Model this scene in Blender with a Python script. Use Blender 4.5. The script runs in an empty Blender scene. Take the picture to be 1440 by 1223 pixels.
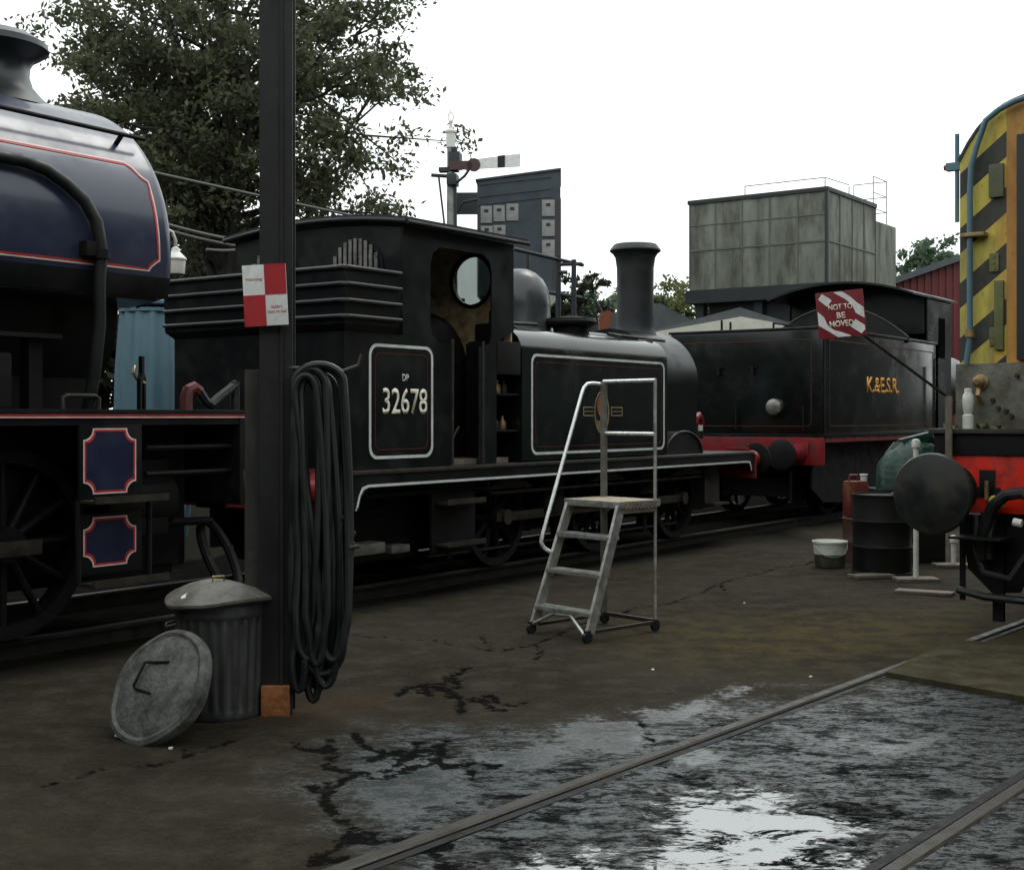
import bpy, bmesh, math, random
import numpy as np
from mathutils import Vector, Matrix
C = bpy.context.scene.collection
R = math.radians
random.seed(7)

# ------------------------------------------------------------------ camera, sky, sun, exposure
cam = bpy.data.cameras.new('camera'); co = bpy.data.objects.new('camera', cam); C.objects.link(co)
co.location = (0, 0, 1.6); co.rotation_euler = (R(90), 0, 0)
cam.sensor_width = 36; cam.lens = 36*1850/1440; cam.shift_y = -26.5/1440
cam.clip_start = 0.1; cam.clip_end = 2000
bpy.context.scene.camera = co

SUN_EL, SUN_AZ = 58, 35
w = bpy.data.worlds.new('World'); bpy.context.scene.world = w; w.use_nodes = True
nt = w.node_tree; nt.nodes.clear()
sky = nt.nodes.new('ShaderNodeTexSky'); sky.sky_type = 'NISHITA'; sky.sun_disc = False
sky.sun_elevation = R(SUN_EL); sky.sun_rotation = R(SUN_AZ); sky.dust_density = 4
hsv = nt.nodes.new('ShaderNodeHueSaturation'); hsv.inputs['Saturation'].default_value = 0.12
mixw = nt.nodes.new('ShaderNodeMix'); mixw.data_type = 'RGBA'; mixw.inputs['Factor'].default_value = 0.85
mixw.inputs[7].default_value = (10.0, 10.7, 10.6, 1)       # the white cloud deck in front of the clear sky
bg = nt.nodes.new('ShaderNodeBackground'); bg.inputs['Strength'].default_value = 0.12
wo = nt.nodes.new('ShaderNodeOutputWorld')
nt.links.new(sky.outputs[0], hsv.inputs['Color']); nt.links.new(hsv.outputs[0], mixw.inputs[6])
nt.links.new(mixw.outputs[2], bg.inputs[0]); nt.links.new(bg.outputs[0], wo.inputs[0])
sl = bpy.data.lights.new('sun', 'SUN'); sl.energy = 0.65; sl.angle = R(25); sl.color = (1, .97, .92)
so = bpy.data.objects.new('sun', sl); C.objects.link(so)
so.rotation_euler = (R(90-SUN_EL), 0, R(180-SUN_AZ))
vs = bpy.context.scene.view_settings
vs.view_transform = 'Standard'; vs.look = 'None'; vs.exposure = 0.35; vs.gamma = 1

# ------------------------------------------------------------------ helpers
F, CX, HV, H = 1850, 720, 585, 1.6
def at(u, v, d): return Vector(((u-CX)/F*d, d, H-(v-HV)/F*d))
def gnd(u, v, z=0):
    d = F*(H-z)/(v-HV); return Vector(((u-CX)/F*d, d, z))

def pm(name, col, rough=.5, metal=0, var=.25, scale=5, bump=0, dirt=None, dscale=2.5, damt=.5, bscale=None, streak=1, rvar=.12, spec=None, coat=0):
    m = bpy.data.materials.new(name); m.use_nodes = True
    n = m.node_tree.nodes; l = m.node_tree.links; b = n['Principled BSDF']
    tc = n.new('ShaderNodeTexCoord'); mp = n.new('ShaderNodeMapping'); l.new(tc.outputs['Object'], mp.inputs[0])
    mp.inputs['Scale'].default_value = (1, 1, streak)
    n1 = n.new('ShaderNodeTexNoise'); n1.inputs['Scale'].default_value = scale; n1.inputs['Detail'].default_value = 6; n1.inputs['Roughness'].default_value = .65
    l.new(mp.outputs[0], n1.inputs['Vector'])
    r1 = n.new('ShaderNodeMapRange'); r1.inputs[1].default_value = .3; r1.inputs[2].default_value = .7; r1.inputs[3].default_value = 1-var; r1.inputs[4].default_value = 1+var
    l.new(n1.outputs[0], r1.inputs[0])
    mul = n.new('ShaderNodeMix'); mul.data_type = 'RGBA'; mul.blend_type = 'MULTIPLY'; mul.inputs[0].default_value = 1
    mul.inputs[6].default_value = (*col, 1); l.new(r1.outputs[0], mul.inputs[7])
    out = mul.outputs[2]
    rr = n.new('ShaderNodeMapRange'); rr.inputs[1].default_value = .3; rr.inputs[2].default_value = .7
    rr.inputs[3].default_value = max(.02, rough-rvar); rr.inputs[4].default_value = min(1, rough+rvar); l.new(n1.outputs[0], rr.inputs[0])
    rout = rr.outputs[0]
    if dirt:
        n2 = n.new('ShaderNodeTexNoise'); n2.inputs['Scale'].default_value = dscale; n2.inputs['Detail'].default_value = 8; n2.inputs['Roughness'].default_value = .7
        l.new(mp.outputs[0], n2.inputs['Vector'])
        r2 = n.new('ShaderNodeMapRange'); r2.inputs[1].default_value = .48; r2.inputs[2].default_value = .68; r2.inputs[4].default_value = damt; l.new(n2.outputs[0], r2.inputs[0])
        mx = n.new('ShaderNodeMix'); mx.data_type = 'RGBA'; l.new(r2.outputs[0], mx.inputs[0]); l.new(out, mx.inputs[6]); mx.inputs[7].default_value = (*dirt, 1)
        out = mx.outputs[2]
        ra = n.new('ShaderNodeMath'); ra.operation = 'MULTIPLY_ADD'; l.new(r2.outputs[0], ra.inputs[0]); ra.inputs[1].default_value = .45; l.new(rout, ra.inputs[2]); ra.use_clamp = True
        rout = ra.outputs[0]
    l.new(out, b.inputs['Base Color']); l.new(rout, b.inputs['Roughness'])
    b.inputs['Metallic'].default_value = metal
    if spec is not None: b.inputs['Specular IOR Level'].default_value = spec
    if coat: b.inputs['Coat Weight'].default_value = coat; b.inputs['Coat Roughness'].default_value = .12
    if bump:
        n3 = n.new('ShaderNodeTexNoise'); n3.inputs['Scale'].default_value = bscale or scale*3; n3.inputs['Detail'].default_value = 5
        l.new(tc.outputs['Object'], n3.inputs['Vector'])
        bp = n.new('ShaderNodeBump'); bp.inputs['Strength'].default_value = bump; bp.inputs['Distance'].default_value = .02
        l.new(n3.outputs[0], bp.inputs['Height']); l.new(bp.outputs[0], b.inputs['Normal'])
    return m

class MB:
    def __init__(s): s.bm = bmesh.new()
    def _box(s, x0, x1, y0, y1, z0, z1):
        v = [s.bm.verts.new((x, y, z)) for x in (x0, x1) for y in (y0, y1) for z in (z0, z1)]
        fs = [(0,1,3,2), (4,6,7,5), (0,4,5,1), (2,3,7,6), (0,2,6,4), (1,5,7,3)]
        return v, [s.bm.faces.new([v[i] for i in f]) for f in fs]
    def box(s, x0, x1, y0, y1, z0, z1, bev=0, mat=None):
        v, f = s._box(min(x0,x1), max(x0,x1), min(y0,y1), max(y0,y1), min(z0,z1), max(z0,z1))
        if mat: 
            for q in v: q.co = mat @ q.co
        if bev:
            ed = list({e for q in f for e in q.edges})
            bmesh.ops.bevel(s.bm, geom=ed, offset=bev, segments=2, affect='EDGES', profile=.7)
        return s
    def ring(s, c, ax, r, n, up=None):
        ax = Vector(ax).normalized()
        a = up or (Vector((0,0,1)) if abs(ax.z) < .9 else Vector((1,0,0)))
        a = (a-ax*a.dot(ax)).normalized(); b = ax.cross(a)
        return [s.bm.verts.new(Vector(c)+a*(r*math.cos(t))+b*(r*math.sin(t))) for t in [2*math.pi*i/n for i in range(n)]], a
    def bridge(s, A, B):
        n = len(A)
        for i in range(n): s.bm.faces.new((A[i], A[(i+1)%n], B[(i+1)%n], B[i]))
    def cyl(s, p0, p1, r0, r1=None, n=20, cap=True):
        p0, p1 = Vector(p0), Vector(p1); r1 = r0 if r1 is None else r1
        A, u = s.ring(p0, p1-p0, r0, n); B, _ = s.ring(p1, p1-p0, r1, n, u)
        s.bridge(A, B)
        if cap: s.bm.faces.new(A[::-1]); s.bm.faces.new(B)
        return s
    def tube(s, pts, r, n=8, closed=False):
        pts = [Vector(p) for p in pts]; rings = []; u = None; N = len(pts)
        for i, p in enumerate(pts):
            t = (pts[(i+1)%N]-pts[i-1]) if closed else (pts[min(i+1,N-1)]-pts[max(i-1,0)])
            A, u = s.ring(p, t, r if not callable(r) else r(i/(N-1)), n, u); rings.append(A)
        for i in range(N-1): s.bridge(rings[i], rings[i+1])
        if closed:
            A, B = rings[-1], rings[0]
            k = min(range(n), key=lambda j: (A[0].co-B[j].co).length)
            s.bridge(A, B[k:]+B[:k])
        else: s.bm.faces.new(rings[0][::-1]); s.bm.faces.new(rings[-1])
        return s
    def lathe(s, prof, c, ax=(0,0,1), n=28, caps=True):
        ax = Vector(ax).normalized(); c = Vector(c); u = None; rings = []
        for r, h in prof:
            A, u = s.ring(c+ax*h, ax, max(r, 1e-4), n, u); rings.append(A)
        for a, b in zip(rings, rings[1:]): s.bridge(a, b)
        if caps: s.bm.faces.new(rings[0][::-1]); s.bm.faces.new(rings[-1])
        return s
    def prism(s, pts, f, a, b):
        """polygon pts (p,q) swept from depth a to b; f(p,q,depth)->xyz"""
        A = [s.bm.verts.new(f(p, q, a)) for p, q in pts]; B = [s.bm.verts.new(f(p, q, b)) for p, q in pts]
        s.bridge(A, B); s.bm.faces.new(A[::-1]); s.bm.faces.new(B); return s
    def frame(s, outer, inner, f, a, b):
        """closed band between two outlines of the same count, swept from a to b"""
        n = len(outer)
        V = [[s.bm.verts.new(f(p, q, d)) for p, q in o] for d in (a, b) for o in (outer, inner)]
        for i in range(n):
            j = (i+1) % n
            s.bm.faces.new((V[0][i], V[0][j], V[1][j], V[1][i])); s.bm.faces.new((V[2][i], V[3][i], V[3][j], V[2][j]))
            s.bm.faces.new((V[0][i], V[2][i], V[2][j], V[0][j])); s.bm.faces.new((V[1][i], V[1][j], V[3][j], V[3][i]))
        return s
    def build(s, name, mat, parent=None, smooth=35, mats=None):
        bmesh.ops.recalc_face_normals(s.bm, faces=s.bm.faces)
        me = bpy.data.meshes.new(name); s.bm.to_mesh(me); s.bm.free()
        for m in (mats or [mat]): me.materials.append(m)
        if smooth:
            me.shade_smooth(); me.set_sharp_from_angle(angle=R(smooth))
        o = bpy.data.objects.new(name, me); C.objects.link(o)
        if parent: o.parent = parent
        return o

XZ = lambda p, q, d: (p, d, q)
YZ = lambda p, q, d: (d, p, q)
XY = lambda p, q, d: (p, q, d)
def rrect(x0, x1, z0, z1, r, n=6):
    out = []
    for cx, cz, a in ((x1-r, z1-r, 0), (x0+r, z1-r, 90), (x0+r, z0+r, 180), (x1-r, z0+r, 270)):
        for i in range(n+1):
            t = R(a+90*i/n); out.append((cx+r*math.cos(t), cz+r*math.sin(t)))
    return out
def notched(x0, x1, z0, z1, r, n=5):
    out = []
    for cx, cz, a in ((x1, z1, 270), (x0, z1, 0), (x0, z0, 90), (x1, z0, 180)):
        for i in range(n+1):
            t = R(a-90*i/n) if 1 else 0
            out.append((cx+r*math.cos(t), cz+r*math.sin(t)))
    return out
def tag(o, label=None, cat=None, group=None, kind=None):
    if label: o['label'] = label
    if cat: o['category'] = cat
    if group: o['group'] = group
    if kind: o['kind'] = kind
    return o
def thing(name, label, cat, loc=(0,0,0), rz=0, group=None):
    o = bpy.data.objects.new(name, None); C.objects.link(o); o.location = loc; o.rotation_euler = (0, 0, rz)
    return tag(o, label, cat, group)
def text(s, x, z, w, h, name, mat, parent, M, depth=.003, bold=.012):
    """lettering centred at (x,z) of the plane given by matrix M (local x right, y up, z out)"""
    cu = bpy.data.curves.new(name, 'FONT'); cu.body = s; cu.resolution_u = 4; cu.align_x = 'CENTER'; cu.space_line = .95; cu.offset = bold
    to = bpy.data.objects.new(name, cu); C.objects.link(to)
    bpy.context.view_layer.update()
    me = bpy.data.meshes.new_from_object(to.evaluated_get(bpy.context.evaluated_depsgraph_get()))
    bpy.data.objects.remove(to)
    bm = bmesh.new(); bm.from_mesh(me)
    g = bmesh.ops.extrude_face_region(bm, geom=bm.faces[:]); 
    for v in [q for q in g['geom'] if isinstance(q, bmesh.types.BMVert)]: v.co.z += 1
    xs = [v.co.x for v in bm.verts]; ys = [v.co.y for v in bm.verts]
    for v in bm.verts:
        a = (v.co.x-min(xs))/(max(xs)-min(xs))-.5; b = (v.co.y-min(ys))/(max(ys)-min(ys))-.5
        v['_'] if 0 else None
        v.co = Vector((0, 0, v.co.z)) + Vector((0,0,0)) if 0 else v.co
    x0, x1, y0, y1 = min(xs), max(xs), min(ys), max(ys)
    for v in bm.verts:
        v.co = M @ Vector((x+((v.co.x-x0)/(x1-x0)-.5)*w, z+((v.co.y-y0)/(y1-y0)-.5)*h, depth if v.co.z > .5 else 0))
    bmesh.ops.recalc_face_normals(bm, faces=bm.faces)
    bm.to_mesh(me); bm.free(); me.materials.clear(); me.materials.append(mat)
    o = bpy.data.objects.new(name, me); C.objects.link(o); o.parent = parent
    return o
def sideM(y): return Matrix(((1,0,0,0), (0,0,-1,y), (0,1,0,0), (0,0,0,1)))     # a plane at y facing -y
def rearM(x): return Matrix(((0,0,-1,x), (-1,0,0,0), (0,1,0,0), (0,0,0,1)))    # a plane at x facing -x

# ------------------------------------------------------------------ materials
M = {}
M['black'] = pm('black_paint', (.0065,.0078,.0088), .34, var=.3, scale=3, dirt=(.015,.014,.012), dscale=2, damt=.5, rvar=.08, spec=.32)
M['blackroof'] = pm('sooty_roof_paint', (.012,.014,.016), .5, var=.4, scale=4, dirt=(.026,.026,.024), dscale=3, damt=.5)
M['tank'] = pm('black_gloss', (.005,.0078,.0068), .19, var=.2, scale=2, dirt=(.010,.0105,.009), dscale=1.6, damt=.4, rvar=.06, spec=.4, coat=.3)
M['frame'] = pm('oily_frame', (.0055,.0057,.0055), .6, var=.5, scale=8, dirt=(.013,.010,.008), dscale=5, damt=.6, spec=.25)
M['grime'] = pm('greasy_steel', (.04,.034,.027), .5, metal=.3, var=.5, scale=9, dirt=(.02,.015,.01), dscale=6, damt=.7)
M['steel'] = pm('bright_steel', (.32,.31,.29), .35, metal=.8, var=.3, scale=12, dirt=(.06,.05,.04), dscale=8, damt=.5)
M['footplate'] = pm('worn_footplate', (.03,.025,.022), .5, var=.5, scale=7, dirt=(.06,.042,.034), dscale=4, damt=.6)
M['red'] = pm('buffer_beam_red', (.24,.009,.014), .4, var=.25, scale=5, dirt=(.03,.015,.012), dscale=4, damt=.7)
M['redbright'] = pm('bright_red_paint', (.72,.022,.006), .42, var=.18, scale=4, dirt=(.1,.012,.008), dscale=5, damt=.8)
M['white'] = pm('white_lining', (.72,.74,.72), .5, var=.12, scale=10, dirt=(.3,.3,.28), dscale=7, damt=.4)
M['cream'] = pm('cream_number', (.95,.9,.74), .5, var=.08)
M['redline'] = pm('thin_red_line', (.09,.012,.01), .5)
M['brass'] = pm('dull_brass', (.35,.24,.11), .4, metal=.6, var=.4, scale=10, dirt=(.08,.05,.03), dscale=6)
M['backhead'] = pm('tan_cab_paint', (.55,.41,.23), .5, var=.4, scale=8, dirt=(.05,.03,.02), dscale=5, damt=.8)
M['glass'] = pm('dusty_glass', (.17,.19,.18), .05, var=.1, rvar=.02)
M['glass'].node_tree.nodes['Principled BSDF'].inputs['Transmission Weight'].default_value = 1; M['glass'].node_tree.nodes['Principled BSDF'].inputs['IOR'].default_value = 1.08
M['blue'] = pm('dark_blue_gloss', (.02,.027,.06), .34, var=.2, scale=2, dirt=(.035,.04,.065), dscale=2, damt=.35, rvar=.06, coat=.45)
M['bluedk'] = pm('lined_panel_blue', (.012,.016,.05), .4, var=.2)
M['linered'] = pm('vermilion_lining', (.45,.03,.03), .5)
M['linewht'] = pm('pale_pink_lining', (.75,.55,.5), .5)
M['rubber'] = pm('black_rubber', (.008,.009,.010), .5, var=.4, scale=12, dirt=(.025,.024,.022), dscale=9, damt=.4)
M['postdk'] = pm('dark_steel_post', (.0085,.0078,.0085), .6, var=.4, scale=5, streak=.3, dirt=(.022,.019,.017), dscale=4, damt=.6, bump=.15)
M['postgrey'] = pm('grey_timber_post', (.034,.032,.029), .8, var=.35, scale=6, streak=.25, dirt=(.02,.018,.016), dscale=5, damt=.6, bump=.3)
M['rust'] = pm('orange_rust', (.3,.11,.035), .85, var=.45, scale=12, dirt=(.09,.04,.02), dscale=9, damt=.8, bump=.4)
M['galv'] = pm('dirty_galvanised', (.07,.073,.07), .48, metal=.55, var=.4, scale=7, streak=.4, dirt=(.035,.03,.026), dscale=5, damt=.7, bump=.1)
M['lid'] = pm('worn_galvanised_lid', (.15,.142,.125), .5, metal=.35, var=.35, scale=8, dirt=(.07,.055,.042), dscale=6, damt=.8, bump=.25)
M['lidgrey'] = pm('weathered_grey_lid', (.115,.117,.105), .7, metal=.2, var=.5, scale=15, dirt=(.03,.03,.026), dscale=5, damt=.9, bump=.35)
M['alu'] = pm('scuffed_aluminium', (.5,.5,.47), .38, metal=.75, var=.3, scale=14, dirt=(.16,.14,.11), dscale=9, damt=.6)
M['alubright'] = pm('polished_handrail', (.85,.86,.85), .28, metal=.6, var=.1, scale=14)
M['ply'] = pm('worn_platform_tread', (.34,.27,.17), .7, var=.4, scale=16, dirt=(.14,.12,.09), dscale=10, damt=.8, bump=.3)
M['lightblue'] = pm('pale_blue_paint', (.11,.2,.25), .5, var=.25, scale=4, streak=.3, dirt=(.05,.09,.11), dscale=4, damt=.6)
M['wood'] = pm('weathered_timber', (.16,.13,.1), .85, var=.4, scale=8, dirt=(.05,.045,.04), dscale=6, damt=.6)
M['whiteplastic'] = pm('grubby_white', (.72,.72,.66), .5, var=.15, scale=9, dirt=(.35,.33,.26), dscale=9, damt=.7)
M['concrete'] = pm('stained_panel', (.175,.185,.155), .85, var=.45, scale=1.6, streak=.3, dirt=(.055,.05,.036), dscale=1.4, damt=.9, bump=.15)
M['cable'] = pm('weathered_cable', (.09,.09,.085), .6)
M['rail_dark'] = pm('dark_rail', (.014,.012,.010), .5, metal=.3, var=.4, scale=7)  # darker rail colour for the track under the engines
M['darksteel'] = pm('dark_steelwork', (.022,.025,.028), .6, var=.3, scale=2)
M['slate'] = pm('blue_grey_cladding', (.045,.06,.075), .6, var=.2, scale=1.5, dirt=(.03,.036,.045), dscale=2, damt=.5)
M['palepanel'] = pm('pale_panel', (.3,.3,.29), .6, var=.2, scale=4, dirt=(.18,.17,.16), dscale=5)
M['yellow'] = pm('faded_yellow', (.5,.4,.045), .6, var=.3, scale=8, streak=.4, dirt=(.2,.15,.03), dscale=7, damt=.7)
M['green'] = pm('dull_green', (.006,.038,.024), .4, var=.4, scale=9, dirt=(.03,.075,.055), dscale=7, damt=.5, bump=1.0, bscale=9)
M['roofgrey'] = pm('grey_shed_roof', (.075,.085,.09), .7, var=.25, scale=3)
M['redwall'] = pm('red_sheeting', (.13,.022,.022), .65, var=.3, scale=3, streak=.4)
M['creamwall'] = pm('cream_fascia', (.6,.58,.5), .6, var=.12, scale=3)
M['railsteel'] = pm('worn_rail', (.034,.03,.025), .5, metal=.4, var=.4, scale=7, dirt=(.05,.035,.02), dscale=5, damt=.7, bump=.1)
M['sign_red'] = pm('sign_red', (.42,.02,.025), .5, var=.1, scale=10)
M['sign_white'] = pm('sign_white', (.78,.78,.75), .5, var=.1, scale=12, dirt=(.45,.43,.4), dscale=10, damt=.5)
M['sign_dkred'] = pm('notice_red', (.2,.012,.02), .5, var=.15, scale=10)
M['amber'] = pm('amber_letters', (.95,.40,.015), .5, var=.12, scale=10)
M['textred'] = pm('faint_red_lettering', (.5,.22,.18), .6)
M['spoil'] = pm('brown_drum', (.07,.03,.022), .6, var=.4, scale=7, dirt=(.03,.018,.014), dscale=6)
M['redcan'] = pm('red_can', (.13,.022,.018), .5, var=.3, scale=9, dirt=(.3,.13,.05), dscale=6, damt=.6)
M['orange'] = pm('rusty_orange', (.2,.055,.025), .7, var=.3, scale=6)

# ------------------------------------------------------------------ ground (one sheet; fine near the camera)
def build_ground():
    fx = np.concatenate([np.arange(-4.4,-2.4,.06), np.arange(-2.4, 4.0, .025), np.arange(4.0,6.6,.06)]); fy = np.concatenate([np.arange(3.9, 8.6, .025), np.arange(8.6,16.2,.06)])
    xs = np.concatenate([[-700,-300,-120,-60,-30,-16,-9,-6], fx, [9,14,22,40,80,160,350,700]])
    ys = np.concatenate([[-700,-250,-80,-30,-10,0,2.5], fy, [18,22,30,45,80,160,350,800]])
    X, Y = np.meshgrid(xs, ys); P = np.stack([X.ravel(), Y.ravel()], 1); n = len(P)
    def seg(P, a, b):
        ab = b-a; t = np.clip(((P-a)@ab)/(ab@ab), 0, 1); return np.linalg.norm(P-a-t[:,None]*ab, axis=1)
    near = (P[:,0]>-6)&(P[:,0]<8)&(P[:,1]>2.5)&(P[:,1]<18); Q = P[near]
    def sd(poly):
        g = [np.array(gnd(u, v)[:2]) for u, v in poly]; d = np.full(len(Q), 1e9); ins = np.zeros(len(Q), bool)
        for a, b in zip(g, g[1:]+g[:1]):
            d = np.minimum(d, seg(Q, a, b))
            c = ((a[1]>Q[:,1]) != (b[1]>Q[:,1])); 
            xx = a[0]+(Q[:,1]-a[1])/(b[1]-a[1]+1e-12)*(b[0]-a[0]); ins ^= c&(Q[:,0]<xx)
        return np.where(ins, d, -d)
    def line(ps):
        g = [np.array(gnd(u, v)[:2]) for u, v in ps]; d = np.full(len(Q), 1e9)
        for a, b in zip(g, g[1:]): d = np.minimum(d, seg(Q, a, b))
        return d
    def field(polys, lo=-.6, hi=.4):
        f = np.full(len(Q), float(lo))
        for p in polys: f = np.maximum(f, np.clip(sd(p), lo, hi))
        out = np.full(n, float(lo)); out[near] = f; return out
    A = {}
    A['puddle'] = field([
        [(905,1270),(915,1195),(965,1185),(940,1150),(950,1125),(1000,1120),(1045,1136),(1105,1134),(1160,1146),(1212,1150),(1205,1172),(1172,1185),(1212,1210),(1220,1260)],
        [(945,1118),(1000,1112),(990,1128),(1030,1140),(985,1150),(955,1140)],
        [(730,1280),(745,1205),(845,1198),(850,1228),(880,1280)],
        [(1040,1110),(1090,1112),(1110,1130),(1060,1135)]], -.6, .3)
    A['film'] = field([
        [(777,1025),(840,1012),(895,1010),(945,1035),(890,1062),(790,1050)],
        [(895,1000),(1000,986),(1018,996),(1005,1005),(930,1012),(905,1012)],
        [(1012,970),(1058,964),(1055,976),(1020,980)],
        [(674,1058),(760,1044),(820,1062),(730,1080)],
        [(940,1055),(1000,1052),(1012,1072),(960,1078)],
        [(1190,1045),(1310,1035),(1330,1052),(1240,1062)],
        [(520,1070),(640,1060),(660,1120),(560,1160),(480,1110)]], -.6, .3)
    A['wet'] = field([
        [(440,1045),(600,1030),(780,1035),(930,1005),(1060,990),(1150,990),(1300,950),(1440,925),(1640,975),(1700,1300),(600,1300),(520,1160)]], -1, 1.6)
    cr = [[(415,1045),(470,1052),(455,1075),(510,1085),(465,1110),(480,1150),(500,1180),(440,1215)], [(500,1030),(520,1052),(600,1062)], [(510,1085),(590,1078),(640,1072),(700,1073)],
          [(560,978),(650,986),(735,987)], [(560,1068),(600,1042)], [(570,965),(635,948)], [(640,1225),(560,1180),(500,1180)]]
    fine = [[(495,893),(647,907),(705,917),(747,907),(772,897)], [(60,1105),(200,1075),(330,1040)], [(772,897),(900,850),(1060,808),(1180,770)], [(900,1010),(990,1130),(1130,1200)]]
    rc = random.Random(17)
    def frac(ps, amp, it=4):
        for _ in range(it):
            out = [ps[0]]
            for p_, q_ in zip(ps, ps[1:]):
                L_ = math.hypot(q_[0]-p_[0], q_[1]-p_[1]); m_ = ((p_[0]+q_[0])/2+rc.uniform(-1,1)*amp*L_, (p_[1]+q_[1])/2+rc.uniform(-.6,.6)*amp*L_); out += [m_, q_]
            ps = out
        return ps
    def twigs(ps, n_, ln):
        out = []
        for _ in range(n_):
            u_, v_ = rc.choice(ps); a_ = rc.uniform(0, 6.28); l_ = ln*rc.uniform(.4, 1); out.append(frac([(u_, v_), (u_+l_*math.cos(a_), v_+.5*l_*math.sin(a_))], .3, 3))
        return out
    cr = [frac(c, .28) for c in cr]; cr += sum([twigs(c, 4, 60) for c in cr], [])
    fine = [frac(c, .12) for c in fine]; fine += sum([twigs(c, 2, 50) for c in fine], [])
    d = np.full(len(Q), 9.); dw = np.full(len(Q), 9.)
    for c in cr: d = np.minimum(d, line(c))
    for c in fine: dw = np.minimum(dw, line(c))
    v = np.zeros(n); v[near] = np.maximum(np.clip(1-d/.085, 0, 1), .8*np.clip(1-dw/.08, 0, 1)); A['crack'] = v
    v = np.zeros(n); c = np.array(gnd(400, 1005)[:2]); c2 = np.array(gnd(500,985)[:2])
    v[near] = np.clip(1-seg(Q, c, c2)/.35, 0, 1); A['rust'] = v
    c, e = np.array(gnd(1090,900)[:2]), np.array(gnd(1430,880)[:2])
    v = np.zeros(n); v[near] = np.clip(1-seg(Q, c, e)/1.7, 0, 1); A['earth'] = v
    # oily strip under the locomotives, widened behind them to paint in the shade
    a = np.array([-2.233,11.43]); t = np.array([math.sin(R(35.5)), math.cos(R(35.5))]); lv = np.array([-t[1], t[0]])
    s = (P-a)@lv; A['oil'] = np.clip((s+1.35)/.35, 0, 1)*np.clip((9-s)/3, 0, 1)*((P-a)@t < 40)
    nx, ny = len(xs), len(ys)
    z = np.zeros(n)
    rng = np.random.default_rng(3)
    z[near] += .004*np.sin(Q[:,0]*3.1+1.3*np.sin(Q[:,1]*1.7))*np.sin(Q[:,1]*2.3+Q[:,0])
    z -= .008*A['crack']
    z = np.where(A['puddle'] > -.1, -.006, z)
    V = np.stack([P[:,0], P[:,1], z], 1)
    i = np.arange((ny-1)*nx).reshape(ny-1, nx)[:, :-1].ravel()
    Fq = np.stack([i, i+1, i+nx+1, i+nx], 1)
    me = bpy.data.meshes.new('ground'); me.from_pydata(V.tolist(), [], Fq.tolist()); me.shade_smooth()
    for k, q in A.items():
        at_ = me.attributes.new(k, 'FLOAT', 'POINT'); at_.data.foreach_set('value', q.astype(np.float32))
    o = bpy.data.objects.new('ground', me); C.objects.link(o); o['kind'] = 'structure'
    m = bpy.data.materials.new('yard_tarmac'); m.use_nodes = True; N = m.node_tree.nodes; L = m.node_tree.links; b = N['Principled BSDF']
    tc = N.new('ShaderNodeTexCoord').outputs['Object']
    def noise(sc, det=6, rough=.6, stretch=None, dist=0):
        x = N.new('ShaderNodeTexNoise'); x.inputs['Scale'].default_value = sc; x.inputs['Detail'].default_value = det; x.inputs['Roughness'].default_value = rough; x.inputs['Distortion'].default_value = dist
        if stretch:
            mp = N.new('ShaderNodeMapping'); mp.inputs['Scale'].default_value = stretch[:3]; mp.inputs['Rotation'].default_value = (0,0,stretch[3]); L.new(tc, mp.inputs[0]); L.new(mp.outputs[0], x.inputs['Vector'])
        else: L.new(tc, x.inputs['Vector'])
        return x.outputs[0]
    def attr(k):
        x = N.new('ShaderNodeAttribute'); x.attribute_name = k; return x.outputs['Fac']
    def mth(op, a, c=0., d=None, clamp=False):
        x = N.new('ShaderNodeMath'); x.operation = op; x.use_clamp = clamp
        for i_, q in enumerate((a, c, d)):
            if q is None: continue
            if isinstance(q, (int, float)): x.inputs[i_].default_value = q
            else: L.new(q, x.inputs[i_])
        return x.outputs[0]
    def rng_(x, a, c, lo=0., hi=1.):
        r = N.new('ShaderNodeMapRange'); r.interpolation_type = 'SMOOTHSTEP'; L.new(x, r.inputs[0])
        for i_, q in zip((1,2,3,4), (a, c, lo, hi)): r.inputs[i_].default_value = q
        return r.outputs[0]
    def mix(f, a, c):
        x = N.new('ShaderNodeMix'); x.data_type = 'RGBA'
        if isinstance(f, (int, float)): x.inputs[0].default_value = f
        else: L.new(f, x.inputs[0])
        for i_, q in ((6, a), (7, c)):
            if isinstance(q, tuple): x.inputs[i_].default_value = (*q, 1)
            else: L.new(q, x.inputs[i_])
        return x.outputs[2]
    ang = R(39.4)
    big, mid, fine_, grit = noise(.7, 5), noise(4, 8, .7), noise(30, 6, .7), noise(150, 3, .6)
    tex = noise(7, 12, .74, (1.0, 1.7, 1, R(25)), .5)          # wet mottling
    tex2 = noise(2.6, 12, .76, (1.0, 2.2, 1, R(70)), .8)       # smears of black muck
    tex3 = noise(22, 10, .72, (1, 1.6, 1, R(20)))
    crn = noise(11, 7, .7)
    vor = N.new('ShaderNodeTexVoronoi'); vor.inputs['Scale'].default_value = 5.5; vor.inputs['Randomness'].default_value = 1; L.new(tc, vor.inputs['Vector'])
    M_ = lambda *q: mth('MULTIPLY', *q)
    inv = lambda q: mth('SUBTRACT', 1, q)
    cen = lambda q, k: M_(mth('SUBTRACT', q, .5), k)
    col = mix(rng_(big, .35, .65), (.025,.021,.015), (.038,.0325,.0235))
    col = mix(rng_(mid, .42, .7), col, (.052,.045,.034))
    col = mix(M_(rng_(tex3, .5, .66), .6), col, (.019,.017,.013))
    col = mix(M_(rng_(grit, .58, .72), .6), col, (.11,.10,.085))
    col = mix(M_(rng_(grit, .42, .3), .5), col, (.012,.011,.009))
    col = mix(M_(M_(attr('earth'), rng_(mid, .35, .6)), .75), col, (.075,.058,.02))
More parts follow.
